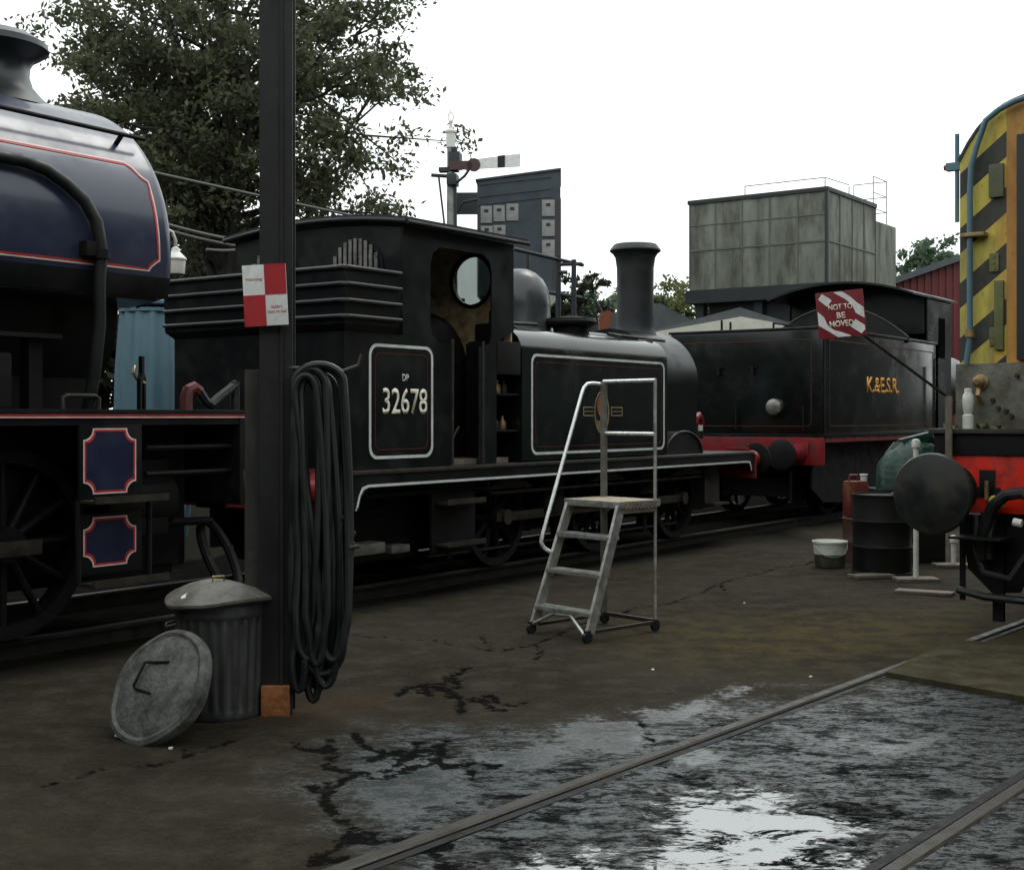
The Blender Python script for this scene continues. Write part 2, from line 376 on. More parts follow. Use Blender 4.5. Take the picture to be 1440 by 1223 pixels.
    col = mix(M_(M_(attr('rust'), rng_(tex3, .4, .6, .1, 1)), .6), col, (.085,.048,.028))
    wet = rng_(mth('ADD', attr('wet'), mth('ADD', cen(big, 1.6), mth('ADD', cen(mid, 1.2), cen(tex3, .9)))), -.3, .4)
    sheen = M_(wet, rng_(mth('ADD', tex, cen(tex3, .9)), .40, .60))
    muck = M_(wet, rng_(mth('ADD', tex2, cen(tex3, .8)), .51, .62))
    col = mix(M_(wet, .92), col, (.0115,.0135,.0135))
    col = mix(M_(sheen, .85), col, (.034,.046,.049))
    film = rng_(mth('ADD', attr('film'), mth('ADD', cen(mid, .7), cen(tex3, .35))), -.06, .10)
    film = M_(film, rng_(mth('ADD', tex, cen(tex3, .6)), .34, .5, .25, 1))
    col = mix(M_(film, .75), col, (.055,.064,.066))
    muck = M_(muck, inv(M_(film, .7)))
    col = mix(M_(muck, .86), col, (.0065,.007,.0065))
    oil = M_(attr('oil'), rng_(mid, .2, .5, .6, 1))  # oily ground plus painted shade under and behind the engines
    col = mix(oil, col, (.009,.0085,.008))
    crk = rng_(mth('ADD', attr('crack'), mth('ADD', cen(crn, 2.2), cen(tex3, 1.2))), .56, .86)
    pf = mth('ADD', attr('puddle'), mth('ADD', cen(tex, .75), cen(tex2, .5)))
    pud = rng_(mth('ADD', pf, cen(tex3, .12)), -.05, -.005)
    isl = rng_(mth('ADD', mth('SUBTRACT', tex2, M_(attr('puddle'), .22)), cen(tex3, .3)), .49, .53)
    blob = rng_(mth('ADD', vor.outputs['Distance'], cen(tex3, .35)), .17, .10)
    blob = M_(blob, rng_(tex, .45, .55))
    pud = M_(pud, M_(inv(isl), inv(blob)))
    ring = M_(rng_(pf, -.34, -.1), inv(pud))
    col = mix(M_(M_(ring, rng_(tex3, .42, .55)), .85), col, (.0065,.007,.007))
    crk = M_(crk, inv(pud))
    col = mix(M_(crk, .93), col, (.006,.006,.006))
    col = mix(pud, col, (.012,.0145,.0145))
    L.new(col, b.inputs['Base Color'])
    def mixf(f, a, c):
        x = N.new('ShaderNodeMix'); L.new(f, x.inputs[0])
        for i_, q in ((2, a), (3, c)):
            if isinstance(q, float): x.inputs[i_].default_value = q
            else: L.new(q, x.inputs[i_])
        return x.outputs[0]
    ro = rng_(fine_, .3, .7, .72, .92)
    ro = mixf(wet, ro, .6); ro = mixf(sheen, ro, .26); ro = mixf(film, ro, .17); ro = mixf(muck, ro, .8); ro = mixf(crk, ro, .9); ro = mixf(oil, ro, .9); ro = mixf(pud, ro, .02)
    L.new(ro, b.inputs['Roughness'])
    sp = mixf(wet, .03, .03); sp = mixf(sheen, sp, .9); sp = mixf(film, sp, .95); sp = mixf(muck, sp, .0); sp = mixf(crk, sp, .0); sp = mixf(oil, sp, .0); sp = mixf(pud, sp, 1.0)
    L.new(sp, b.inputs['Specular IOR Level'])
    io = mixf(film, 1.45, 1.8); io = mixf(pud, io, 2.6); L.new(io, b.inputs['IOR'])
    hgt = mth('ADD', M_(mid, .5), mth('ADD', M_(tex3, .45), M_(grit, .25)))
    st = mixf(sheen, .8, .22); st = mixf(film, st, .10); st = M_(st, inv(pud))
    bp = N.new('ShaderNodeBump'); bp.inputs['Distance'].default_value = .03
    L.new(st, bp.inputs['Strength']); L.new(hgt, bp.inputs['Height']); L.new(bp.outputs[0], b.inputs['Normal'])
    me.materials.append(m)
build_ground()

def blocker_bank():  # added mound, keeps the view beneath and beyond the engines dark
    o_ = Vector((-2.233, 11.43)); t_ = Vector((math.sin(R(35.5)), math.cos(R(35.5)))); n_ = Vector((-t_.y, t_.x))
    rows = [(2.9,-.05),(3.6,.25),(4.6,.85),(6,1.15),(9,1.2),(11,.8),(12.5,-.05)]; rr = random.Random(8)
    mb = MB(); G = []
    for i in range(90):
        x = -14+i*.5; G.append([mb.bm.verts.new((*(o_+t_*(x+rr.uniform(-.1,.1))+n_*(y+rr.uniform(-.12,.12))), z+(rr.uniform(-.08,.08) if z > 0 else 0))) for y, z in rows])
    for A, B in zip(G, G[1:]):
        for k in range(len(rows)-1): mb.bm.faces.new((A[k],A[k+1],B[k+1],B[k]))
    o = mb.build('blocker_bank', pm('blocker_cinder', (.012,.011,.009), .95, var=.5, scale=3, dirt=(.02,.022,.01), dscale=1.5, bump=.4, spec=.05), smooth=80); o['kind'] = 'structure'
blocker_bank()

# rails -------------------------------------------------------------
T1 = R(90-35.5); O1 = Vector((-2.233, 11.43, 0))          # the line the black engines stand on
T2 = R(90-39.37); t2 = Vector((math.cos(T2), math.sin(T2), 0)); l2 = Vector((-t2.y, t2.x, 0))
R0 = Vector((-.58, 4.66, 0))
def rail(p, ang, length, label, h):
    mb = MB()
    mb.prism([(-.07,-.05),(.07,-.05),(.07,-.02),(.012,0),(.012,h-.035),(.036,h-.03),(.036,h-.008),(.026,h),(-.026,h),(-.036,h-.008),(-.036,h-.03),(-.012,h-.035),(-.012,0),(-.07,-.02)], YZ, 0, length)
    o = mb.build('rail', M['railsteel' if h < .1 else 'rail_dark']); o.location = p; o.rotation_euler = (0,0,ang); return tag(o, label, 'rail')
def flange_shade(p, ang, length):  # groove strip, its black also paints the shadow beside the rail
    mb = MB(); mb.box(0, length, -.022, .022, -.03, .003); o = mb.build('flangeway_shade', M['frame']); o.location = p; o.rotation_euler = (0,0,ang); o['kind'] = 'structure'
rail(R0-t2*4, T2, 40, 'worn rail of the near track running past the stepladder, sunk in the tarmac', .017)
rail(R0-t2*4-l2*1.5, T2, 40, 'half buried rail at the bottom right corner beyond the big puddle', .009)
flange_shade(R0-t2*4-l2*.062, T2, 40); flange_shade(R0-t2*4-l2*1.438, T2, 40)
t1 = Vector((math.cos(T1), math.sin(T1), 0)); l1 = Vector((-t1.y, t1.x, 0))
rail(O1-t1*9-l1*.75, T1, 45, 'near rail under the wheels of the three locomotives', .13)
rail(O1-t1*9+l1*.75, T1, 45, 'far rail under the wheels of the three locomotives', .13)

# ------------------------------------------------------------------ wheels
def wheel(parent, x, y, r, zc, name='wheel', spokes=10, side=-1, mat='frame'):
    mb = MB()
    o = [(r*math.cos(2*math.pi*i/32), r*math.sin(2*math.pi*i/32)) for i in range(32)]
    q = [(a*.86, b*.86) for a, b in o]
    f = lambda p, qz, d: (x+p, y+d, zc+qz)
    mb.frame(o, q, f, -.065, .065)
    big = [(a*(r+.03)/r, b*(r+.03)/r) for a, b in o]
    mb.frame(big, q, f, -side*.07, -side*.1)
    mb.cyl((x, y-.09, zc), (x, y+.09, zc), .12, n=16)
    for i in range(spokes):
        a = 2*math.pi*i/spokes; ca, sa = math.cos(a), math.sin(a)
        mb.cyl((x+ca*.09, y, zc+sa*.09), (x+ca*r*.9, y, zc+sa*r*.9), .034, .026, n=8)
    return mb.build(name, M[mat], parent)
def buffer(parent, x, y, z, dirx, L=.5, r=.2, shank='red', head='frame'):
    mb = MB(); mb.box(x, x+dirx*.03, y-.16, y+.16, z-.16, z+.16, .004)
    mb.lathe([(.15,0),(.145,.05),(.11,.12),(.1,L*.62),(.115,L*.66),(.115,L*.7),(.07,L*.7)], (x+dirx*.03, y, z), (dirx,0,0), 20)
    b = mb.build('buffer', M[shank], parent)
    mb = MB(); mb.lathe([(.06,0),(.06,L*.32),(r*.8,L*.32),(r,L*.345),(r,L*.37),(r*.85,L*.4),(.02,L*.41)], (x+dirx*L*.6, y, z), (dirx,0,0), 32)
    mb.build('buffer_head', M[head], b); return b

# ------------------------------------------------------------------ added shed outside the view, gives the engine paint dark reflections
def shed():
    t = thing('unseen_blocker_shed', 'added unseen dark brick shed with two wings, darkening reflections in the three engines', 'shed', (0, 0, 0))
    br = pm('blocker_brick', (.03,.021,.018), .9, var=.4, scale=6)
    def wing(p, q, h, depth, piers):
        p, q = Vector((*p,0)), Vector((*q,0)); L = (q-p).length; a = math.atan2(q.y-p.y, q.x-p.x); m = Matrix.Translation(p) @ Matrix.Rotation(a,4,'Z')
        mb = MB(); st = L/piers
        for i in range(piers+1): mb.box(max(0,i*st-.7), min(L,i*st+.7), -depth, 0, 0, h*.6, 0, m)
        mb.box(0,L,-depth,0,h*.6,h,0,m); mb.build('wall', br, t)
        mb = MB(); mb.box(-.3,L+.3,-depth-.3,.4,h,h+.3,0,m); mb.build('roof', M['roofgrey'], t)
        for i in range(piers):
            mb = MB(); mb.box(i*st+.72,(i+1)*st-.72,-.4,-.3,.02,h*.6-.02,0,m); mb.build('door', M['darksteel'], t)
    wing((-14,-6),(10,-6),8.5,6,4)
    wing((5.4,5.7),(5.4+.634*100,5.7+.773*100),9.0,6,15)
    wing((-17,30),(-14.5,-5),7.0,6,5)
shed()

# ------------------------------------------------------------------ the black tank engine 32678
def terrier():
    t = thing('tank_engine', 'black tank engine numbered 32678 with tall flared chimney and open cab, behind the stepladder', 'steam locomotive', O1, T1)
    W = 1.15; S = 1.05
    # frames and running gear
    mb = MB()
    for y in (-.62, .62): mb.box(.05, 7.55, y-.015, y+.015, .42, 1.1)
    for x in (.9, 3.3, 5.1, 7.2): mb.box(x, x+.04, -.6, .6, .4, 1.08)
    mb.box(1.6, 3.1, -.55, .55, .35, 1.1)
    mb.box(.3, 1.5, -.6, .6, .3, 1.0)
    mb.build('frame', M['frame'], t)
    for x in (2.44, 4.27, 6.1):
        for y in (-.75, .75): wheel(t, x, y, .48, .61, side=(-1 if y < 0 else 1))
        MB().cyl((x,-.7,.61), (x,.7,.61), .075).build('axle', M['frame'], t)
    mb = MB(); mb.box(2.3, 6.2, -.93, -.9, .57, .66, .008)
    for x in (2.44, 4.27, 6.1): mb.cyl((x,-.96,.615), (x,-.83,.615), .075, n=16)
    mb.build('coupling_rod', M['grime'], t)
    for x in (2.44, 4.27, 6.1):
        mb = MB()
        for k in range(5): mb.box(x-.36+.06*k, x+.36-.06*k, -.99, -.91, .9+.022*k, .918+.022*k)
        for sx in (-.33, .33): mb.cyl((x+sx, -.95, .88), (x+sx, -.95, 1.12), .015, n=8)
        mb.build('leaf_spring', M['grime'], t)
    mb = MB()
    for x in (1.72, 3.6, 5.4):
        mb.box(x-.04, x+.04, -.8, -.7, .25, .95, .01); mb.box(x-.02, x+.1, -.8, -.68, .42, .8, .02)
    mb.tube([(1.4,-.78,.3),(6.2,-.78,.3)], .018); mb.build('brake_gear', M['frame'], t)
    mb = MB(); mb.box(1.2, 1.85, -1.0, -.97, .36, 1.02, .004)
    mb.build('step_plate', M['frame'], t)
    for z in (.80, .42):
        mb = MB(); mb.box(1.25, 1.82, -1.15, -.97, z, z+.025, .004); mb.box(1.25, 1.82, -1.15, -1.14, z, z+.05); mb.build('step', M['grime'], t)
    mb = MB(); mb.box(6.6, 7.0, -1.1, -.95, .5, .53, .004); mb.box(6.6, 7.0, -.96, -.94, .5, 1.02); mb.build('step', M['grime'], t)
    # sand boxes, cylinder casing, pipes under the plate
    mb = MB(); mb.box(3.1, 3.45, -.95, -.7, .6, 1.0, .03); mb.cyl((3.3,-.82,.6), (3.2,-.82,.25), .025); mb.box(5.1,5.5,-.92,-.66,.7,1.0,.03)
    mb.tube([(.3,-1.0,.92),(2.0,-1.0,.92),(2.1,-1.0,.86),(6.4,-1.0,.86)], .022); mb.build('sandbox', M['frame'], t)
    mb = MB(); mb.box(.15,.6,-.98,-.78,.42,.52,.03); mb.box(.7,.95,-.96,-.8,.4,.47,.02); mb.build('axlebox_cover', M['steel'], t)
    # footplate and valance
    mb = MB(); mb.box(0, 7.64, -W, W, 1.115, 1.145, .006); mb.build('footplate', M['footplate'], t)
    mb = MB()
    for s in (-1, 1): mb.prism([(.02,.82),(.08,.82),(.12,.93),(.2,1.0),(7.4,1.0),(7.5,.98),(7.55,.9),(7.62,.9),(7.62,1.114),(.02,1.114)], XZ, s*(W-.015), s*(W-.04))
    mb.build('valance', M['black'], t)
    mb = MB(); cl = [(.035,.83),(.07,.85),(.10,.94),(.14,.99),(.2,1.008),(7.4,1.008),(7.5,1.0),(7.53,.97),(7.55,.9)]
    up = [(.035+.012,.83-.01)]+[(a-.018*(1 if a<.19 else 0)-(.0 if a<.19 else (-.016 if a>7.49 else 0)), b+.022*(1 if .13<a<7.51 else .3)) for a, b in cl[1:]]
    n = len(cl)
    for i in range(n-1):
        q = [cl[i], cl[i+1], up[i+1], up[i]]; mb.prism(q, XZ, -W+.016, -W+.012)
    mb.build('valance_line', M['white'], t)
    # buffer beams
    mb = MB(); mb.box(-.04, -.002, -W, W, .8, 1.112, .004); mb.build('buffer_beam', M['red'], t)
    mb = MB(); mb.box(7.642, 7.68, -W, W, .8, 1.112, .004); mb.build('buffer_beam', M['red'], t)
    for y in (-.87, .87):
        buffer(t, -.04, y, 1.0, -1, .48); buffer(t, 7.68, y, 1.03, 1, .62, .21)
    mb = MB(); mb.tube([(7.66,-.25,.9),(7.72,-.25,1.2),(7.7,-.25,1.5),(7.78,-.25,1.6),(7.86,-.25,1.52),(7.86,-.25,1.3)], .04)
    mb.build('vacuum_pipe', M['rubber'], t)
    mb = MB(); mb.tube([(7.70,-.25,1.49),(7.73,-.25,1.57),(7.8,-.25,1.61),(7.86,-.25,1.55),(7.87,-.25,1.45)], .05); mb.build('pipe_elbow', M['red'], t)
    # bunker
    mb = MB()
    mb.prism([(-.0,1.146),(.7398,1.146),(.7398,2.3),(-.0,2.3)], XZ, -S, S)
    mb.build('bunker', M['black'], t)
    mb = MB()
    # flared upper part, four rails round it
    def ringpts(o, z): return [(.62,-S-o,z),(-o,-S-o,z),(-o,S+o,z),(.62,S+o,z)]
    lv = [(.0,2.3),(.06,2.36),(.07,2.82)]
    for (o1,z1),(o2,z2) in zip(lv, lv[1:]):
        A = [mb.bm.verts.new(p) for p in ringpts(o1,z1)]; B = [mb.bm.verts.new(p) for p in ringpts(o2,z2)]
        for i in range(3): mb.bm.faces.new((A[i],A[i+1],B[i+1],B[i]))
        A2 = [mb.bm.verts.new(p) for p in ringpts(o1-.02,z1)]; B2 = [mb.bm.verts.new(p) for p in ringpts(o2-.02,z2)]
        for i in range(3): mb.bm.faces.new((A2[i],B2[i],B2[i+1],A2[i+1]))
    mb.build('coal_rail_sheet', M['black'], t, smooth=0)
    for z in (2.42, 2.55, 2.685, 2.82):
        mb = MB(); o = .085; mb.tube([(.62,-S-o,z),(-o+.04,-S-o,z),(-o,-S-o+.04,z),(-o,S+o-.04,z),(-o+.04,S+o,z),(.62,S+o,z)], .017, 10); mb.build('coal_rail', pmrail, t)
    mb = MB()
    rnd = random.Random(2)
    for i in range(160):
        c = Vector((rnd.uniform(.05,.6), rnd.uniform(-.95,.95), 2.35+rnd.random()*.3)); s = rnd.uniform(.05,.1)
        g = bmesh.ops.create_icosphere(mb.bm, subdivisions=1, radius=s, matrix=Matrix.Translation(c))
        for v in g['verts']: v.co += Vector((rnd.uniform(-1,1),rnd.uniform(-1,1),rnd.uniform(-1,1)))*s*.35
    mb.build('coal', M['tank'], t, smooth=0)
    # cab: side sheets, front and rear plates, roof
    XF = 2.4; XR = .74
    mb = MB()
    outer = [(XR,1.146),(1.42,1.146),(1.42,2.27),(1.2,2.27)]
    side = [(XR,1.146),(1.42,1.146),(1.42,2.26),(1.24,2.26),(1.16,2.31),(1.12,2.4),(1.12,2.95),(1.16,3.06),(1.26,3.12),(1.9,3.12),(2.01,3.06),(2.04,2.96),(2.04,2.36),(2.0,2.28),(1.9,2.25),(1.84,2.25),(1.84,1.146),(2.12,1.146),(2.12,2.3),(XF,2.42),(XF,3.26),(XR,3.26)]
    for s in (-1, 1): mb.prism(side, XZ, s*S, s*(S-.014))
    mb.build('cab_side', M['black'], t)
    def arch(y): return 3.26+.07*(1-(y/S)**2)
    def plate(x, th, zb, holes, name):
        # plate with round windows: rings of quads round each hole, then the rest as strips
        mb = MB(); ys = []
        pts = [(S-.02, zb), (S-.02, 3.24)] if zb > 2 else [(.67, zb), (.67, 2.31), (S-.02, 2.31), (S-.02, 3.24)]
        for i in range(17):
            y = (S-.02)*(1-2*i/16); pts.append((y, arch(y)-.02))
        pts += [(-S+.02, zb)] if zb > 2 else [(-S+.02, 2.31), (-.67, 2.31), (-.67, zb)]
        bm = mb.bm
        vo = [bm.verts.new((x, y, z)) for y, z in pts]; eo = [bm.edges.new((vo[i], vo[(i+1)%len(vo)])) for i in range(len(vo))]
        ee = list(eo)
        for hy, hz, hr in holes:
            vh = [bm.verts.new((x, hy+hr*math.cos(2*math.pi*i/28), hz+hr*math.sin(2*math.pi*i/28))) for i in range(28)]
            ee += [bm.edges.new((vh[i], vh[(i+1)%28])) for i in range(28)]
        bmesh.ops.triangle_fill(bm, edges=ee, use_beauty=True)
        for f in [f for f in bm.faces if any((f.calc_center_median()-Vector((x,hy,hz))).length < hr*.93 for hy,hz,hr in holes)]: bm.faces.remove(f)
        g = bmesh.ops.extrude_face_region(bm, geom=bm.faces[:])
        for v in [q for q in g['geom'] if isinstance(q, bmesh.types.BMVert)]: v.co.x += th
        o = mb.build(name, M['black'] if name == 'rear_plate' else M['backhead'], t, smooth=0)
        for hy, hz, hr in holes:
            mb = MB(); c = [(hy+hr*math.cos(a), hz+hr*math.sin(a)) for a in [2*math.pi*i/32 for i in range(32)]]; c2 = [(hy+(hr+.04)*math.cos(a), hz+(hr+.04)*math.sin(a)) for a in [2*math.pi*i/32 for i in range(32)]]
            mb.frame(c2, c, YZ, x-.015, x+th+.012); fr = mb.build('window_frame', M['black'], o)
            mb = MB(); mb.cyl((x+th*.4,hy,hz),(x+th*.6,hy,hz),hr-.002,n=32); mb.build('pane', M['glass'], o)
            if name == 'rear_plate':
                mb = MB()
                for k in range(-4, 5):
                    yy = hy+k*hr/4.6; hh = math.sqrt(max(0, hr*hr-(yy-hy)**2)); mb.box(x-.03,x-.018,yy-.019,yy+.019,hz-hh-.02,hz+hh+.02)
                mb.build('window_bar', M['steel'], o)
        return o
    plate(XR, .02, 2.28, [(-.52,2.88,.28),(.52,2.88,.28)], 'rear_plate')
    plate(XF-.02, .02, 1.146, [(-.56,2.94,.235),(.56,2.94,.235)], 'front_plate')
    mb = MB()
    x0, x1 = XR-.06, XF+.12; ys = [(S+.09)*(1-2*i/20) for i in range(21)]
    zz = lambda y: 3.265+.085*(1-(y/(S+.09))**2)
    mb.prism([(y, zz(y)+.055) for y in ys]+[(y, zz(y)) for y in ys[::-1]], YZ, x0, x1)
    mb.build('roof', M['blackroof'], t, smooth=25)
    mb = MB(); mb.tube([(x0,-S-.1,3.275),(x1,-S-.1,3.275)], .02); mb.tube([(x0, y, zz(y)+.015) for y in ys], .022); mb.build('roof_gutter', M['blackroof'], t)
    mb = MB(); mb.box(1.1, 1.9, -.35, .35, 3.375, 3.40, .01); mb.build('roof_hatch', M['blackroof'], t)
    # inside of the cab
    mb = MB(); mb.lathe([(.58,0),(.6,.05),(.6,.5)], (1.75,0,2.05), (1,0,0), 32); mb.box(1.75,2.38,-.6,.6,1.15,2.1); mb.build('firebox_backhead', M['frame'], t)
    mb = MB()
    for y, z, r in ((-.28,2.5,.08),(-.05,2.58,.07),(.2,2.5,.08)): mb.cyl((1.68,y,z),(1.74,y,z),r,n=16)
    mb.tube([(1.72,-.5,2.1),(1.6,-.45,2.3),(1.62,-.2,2.38),(1.66,.1,2.3)], .022); mb.tube([(1.7,-.35,1.7),(1.55,-.4,1.9),(1.5,-.45,2.25)], .02)
    mb.cyl((1.62,-.62,2.2),(1.62,-.62,2.35),.035); mb.build('cab_fittings', M['brass'], t)
    mb = MB()
    for x in (1.4, 1.86): mb.tube([(x,-S-.03,1.16),(x,-S-.03,2.3)], .014)
    mb.tube([(1.66,-.95,1.5),(1.45,-.98,1.3)], .01); mb.build('handrail', M['grime'], t)
    mb = MB(); mb.box(.76,2.38,-1.0,1.0,1.15,1.2); mb.build('cab_floor', M['wood'], t)
    # recess with oil cans between cab and tank
    mb = MB(); mb.box(2.13,2.53,-.7,-.68,1.146,2.3); mb.box(2.122,2.134,-S+.02,-.68,1.146,2.3); mb.box(2.13,2.52,-S+.02,-.7,1.45,1.47); mb.box(2.13,2.52,-S+.02,-.7,1.8,1.82); mb.box(2.13,2.52,-S,-.7,2.0,2.32,.01)
    mb.box(2.2,2.45,-S+.1,-.72,2.32,2.5,.04); mb.cyl((2.3,-.9,2.5),(2.3,-.9,2.62),.06); mb.build('locker', M['frame'], t)
    for i, (x, z) in enumerate(((2.2,1.47),(2.3,1.47),(2.42,1.47),(2.22,1.82),(2.33,1.82),(2.44,1.82))):
        mb = MB(); mb.lathe([(.035,0),(.037,.01),(.036,.07),(.014,.1),(.012,.13)], (x,-.9,z), n=14); mb.build('oil_can', M['grime' if i%2 else 'brass'], t)
    # side tanks
    for s in (-1, 1):
        mb = MB(); pr = [(.55,1.16),(S,1.16),(S,2.24),(S-.015,2.31),(S-.05,2.38),(S-.11,2.435),(S-.19,2.47),(S-.28,2.485),(.55,2.49)]
        mb.prism([(s*y,z) for y, z in pr], YZ, 2.54, 5.48); mb.build('side_tank', M['tank'], t, smooth=40)
    mb = MB(); mb.box(2.54,5.48,-.56,.56,2.2,2.482,.0); mb.build('tank_top', M['tank'], t)
    def lining(x0, x1, z0, z1, r, y, w=.026):
        mb = MB(); mb.frame(rrect(x0,x1,z0,z1,r), rrect(x0+w,x1-w,z0+w,z1-w,r-w*.7), XZ, y+.004, y-.004); mb.build('lining', M['white'], t)
        mb = MB(); mb.frame(rrect(x0+.075,x1-.075,z0+.075,z1-.075,r*.6), rrect(x0+.083,x1-.083,z0+.083,z1-.083,r*.6-.005), XZ, y+.004, y-.0025); mb.build('inner_line', M['redline'], t)
    lining(2.70, 5.41, 1.215, 2.22, .09, -S)
    lining(.30, 1.155, 1.235, 2.215, .1, -S)
    text('32678', .775, 1.73, .60, .225, 'number', M['cream'], t, sideM(-S-.001), .0012, .010)
    text('DP', .775, 1.935, .085, .06, 'depot_letters', M['white'], t, sideM(-S-.001))
    # crest on the tank
    mb = MB()
    mb.frame([(4.03+.15*math.cos(a), 1.64+.23*math.sin(a)) for a in [2*math.pi*i/24 for i in range(24)]], [(4.03+.132*math.cos(a), 1.64+.212*math.sin(a)) for a in [2*math.pi*i/24 for i in range(24)]], XZ, -S+.003, -S-.003)
    for x in (3.66, 4.22): mb.frame(rrect(x,x+.24,1.60,1.70,.01,2), rrect(x+.012,x+.228,1.612,1.688,.008,2), XZ, -S+.003, -S-.003); mb.box(x+.02,x+.22,-S-.003,-S+.003,1.646,1.654)
    cr = mb.build('crest', pm('crest_gold', (.3,.24,.13), .5), t)
    mb = MB(); mb.prism([(3.93,1.70),(3.95,1.78),(4.0,1.83),(4.09,1.83),(4.13,1.76),(4.1,1.68),(4.14,1.62),(4.1,1.56),(4.02,1.57),(3.96,1.62)], XZ, -S+.003, -S-.004); mb.build('crest_lion', pm('crest_red', (.38,.1,.05), .5), cr)
    mb = MB(); mb.prism([(3.93,1.555),(4.13,1.555),(4.12,1.49),(4.07,1.45),(3.99,1.45),(3.94,1.49)], XZ, -S+.003, -S-.004); mb.build('crest_wheel', M['brass'], cr)
    # boiler, dome, filler, smokebox, chimney
    mb = MB(); mb.cyl((2.42,0,2.05),(6.0,0,2.05),.56,n=40); mb.build('boiler', M['black'], t)
    mb = MB(); mb.lathe([(.44,0),(.38,.06),(.36,.12),(.36,.36),(.352,.46),(.325,.56),(.27,.66),(.19,.73),(.1,.77),(.02,.78)], (3.97,0,2.46), n=36); mb.build('dome', pm('dome_grey', (.05,.056,.06), .26, var=.2, scale=3, dirt=(.03,.03,.03)), t)
    mb = MB(); mb.tube([(2.6,-.3,2.5),(2.85,-.3,2.62),(3.2,-.3,2.6),(3.5,-.35,2.52)], .03); mb.cyl((2.65,-.2,2.48),(2.65,-.2,2.8),.05); mb.cyl((2.9,-.45,2.48),(2.9,-.45,2.66),.06)
    mb.tube([(2.5,-.5,2.55),(3.6,-.5,2.58)], .02); mb.tube([(2.6,-.6,2.62),(2.75,-.6,2.72),(2.9,-.58,2.6)], .018); mb.cyl((3.1,-.5,2.48),(3.1,-.5,2.7),.035); mb.cyl((3.3,-.3,2.48),(3.3,-.3,2.75),.025); mb.build('boiler_fittings', M['grime'], t)
    mb = MB(); mb.lathe([(.24,0),(.2,.03),(.2,.1),(.28,.13),(.29,.16),(.27,.2),(.1,.22),(.02,.225)], (4.2,-.55,2.475), n=32); mb.build('filler_lid', M['frame'], t)
    mb = MB(); mb.tube([(4.6,-.78,2.52),(5.9,-.78,2.5)], .018); mb.tube([(4.7,-.9,2.49),(4.7,-.78,2.52)], .012); mb.tube([(5.4,-.9,2.46),(5.4,-.78,2.51)], .012); mb.build('handrail', M['grime'], t)
    mb = MB()
    pr = [(.66*math.sin(a), 2.02+.66*math.cos(a)) for a in [R(-100+200*i/32) for i in range(33)]]
    pr = [(-.62,1.146)]+pr[::1]+[(.62,1.146)]
    mb.prism(pr, YZ, 5.9, 7.0); mb.build('smokebox', M['black'], t, smooth=40)
    mb = MB(); mb.lathe([(.52,0),(.53,.03),(.5,.07),(.3,.12),(.02,.14)], (7.0,0,2.0), (1,0,0), 36); mb.tube([(7.16,-.02,2.0),(7.2,-.02,2.0),(7.2,-.12,1.85)], .015); mb.build('smokebox_door', M['black'], t)
    mb = MB(); mb.lathe([(.30,-.05),(.26,.03),(.245,.1),(.24,.2),(.232,.5),(.236,.85),(.255,.98),(.285,1.03),(.325,1.06),(.325,1.075),(.285,1.13),(.265,1.15),(.2,1.15),(.2,1.0)], (6.55,0,2.635), n=40, caps=True); mb.build('chimney', M['blackroof'], t)
    # front splasher
    for s in (-1, 1):
        mb = MB(); c = [(6.02+.46*math.cos(a), 1.146+.27*math.sin(a)) for a in [math.pi*i/20 for i in range(21)]]
        mb.prism(c, XZ, s*.62, s*.98); mb.build('splasher', M['black'], t, smooth=40)
        mb = MB(); mb.tube([(x, s*.985, z) for x, z in c], .014); mb.build('splasher_beading', M['grime'], t)
    mb = MB(); mb.cyl((6.5,-.95,1.42),(6.5,-.95,1.49),.03); mb.build('lamp_iron', M['whiteplastic'], t)
pmrail = pm('worn_black_rail', (.05,.053,.055), .35, var=.3, scale=6)
terrier()

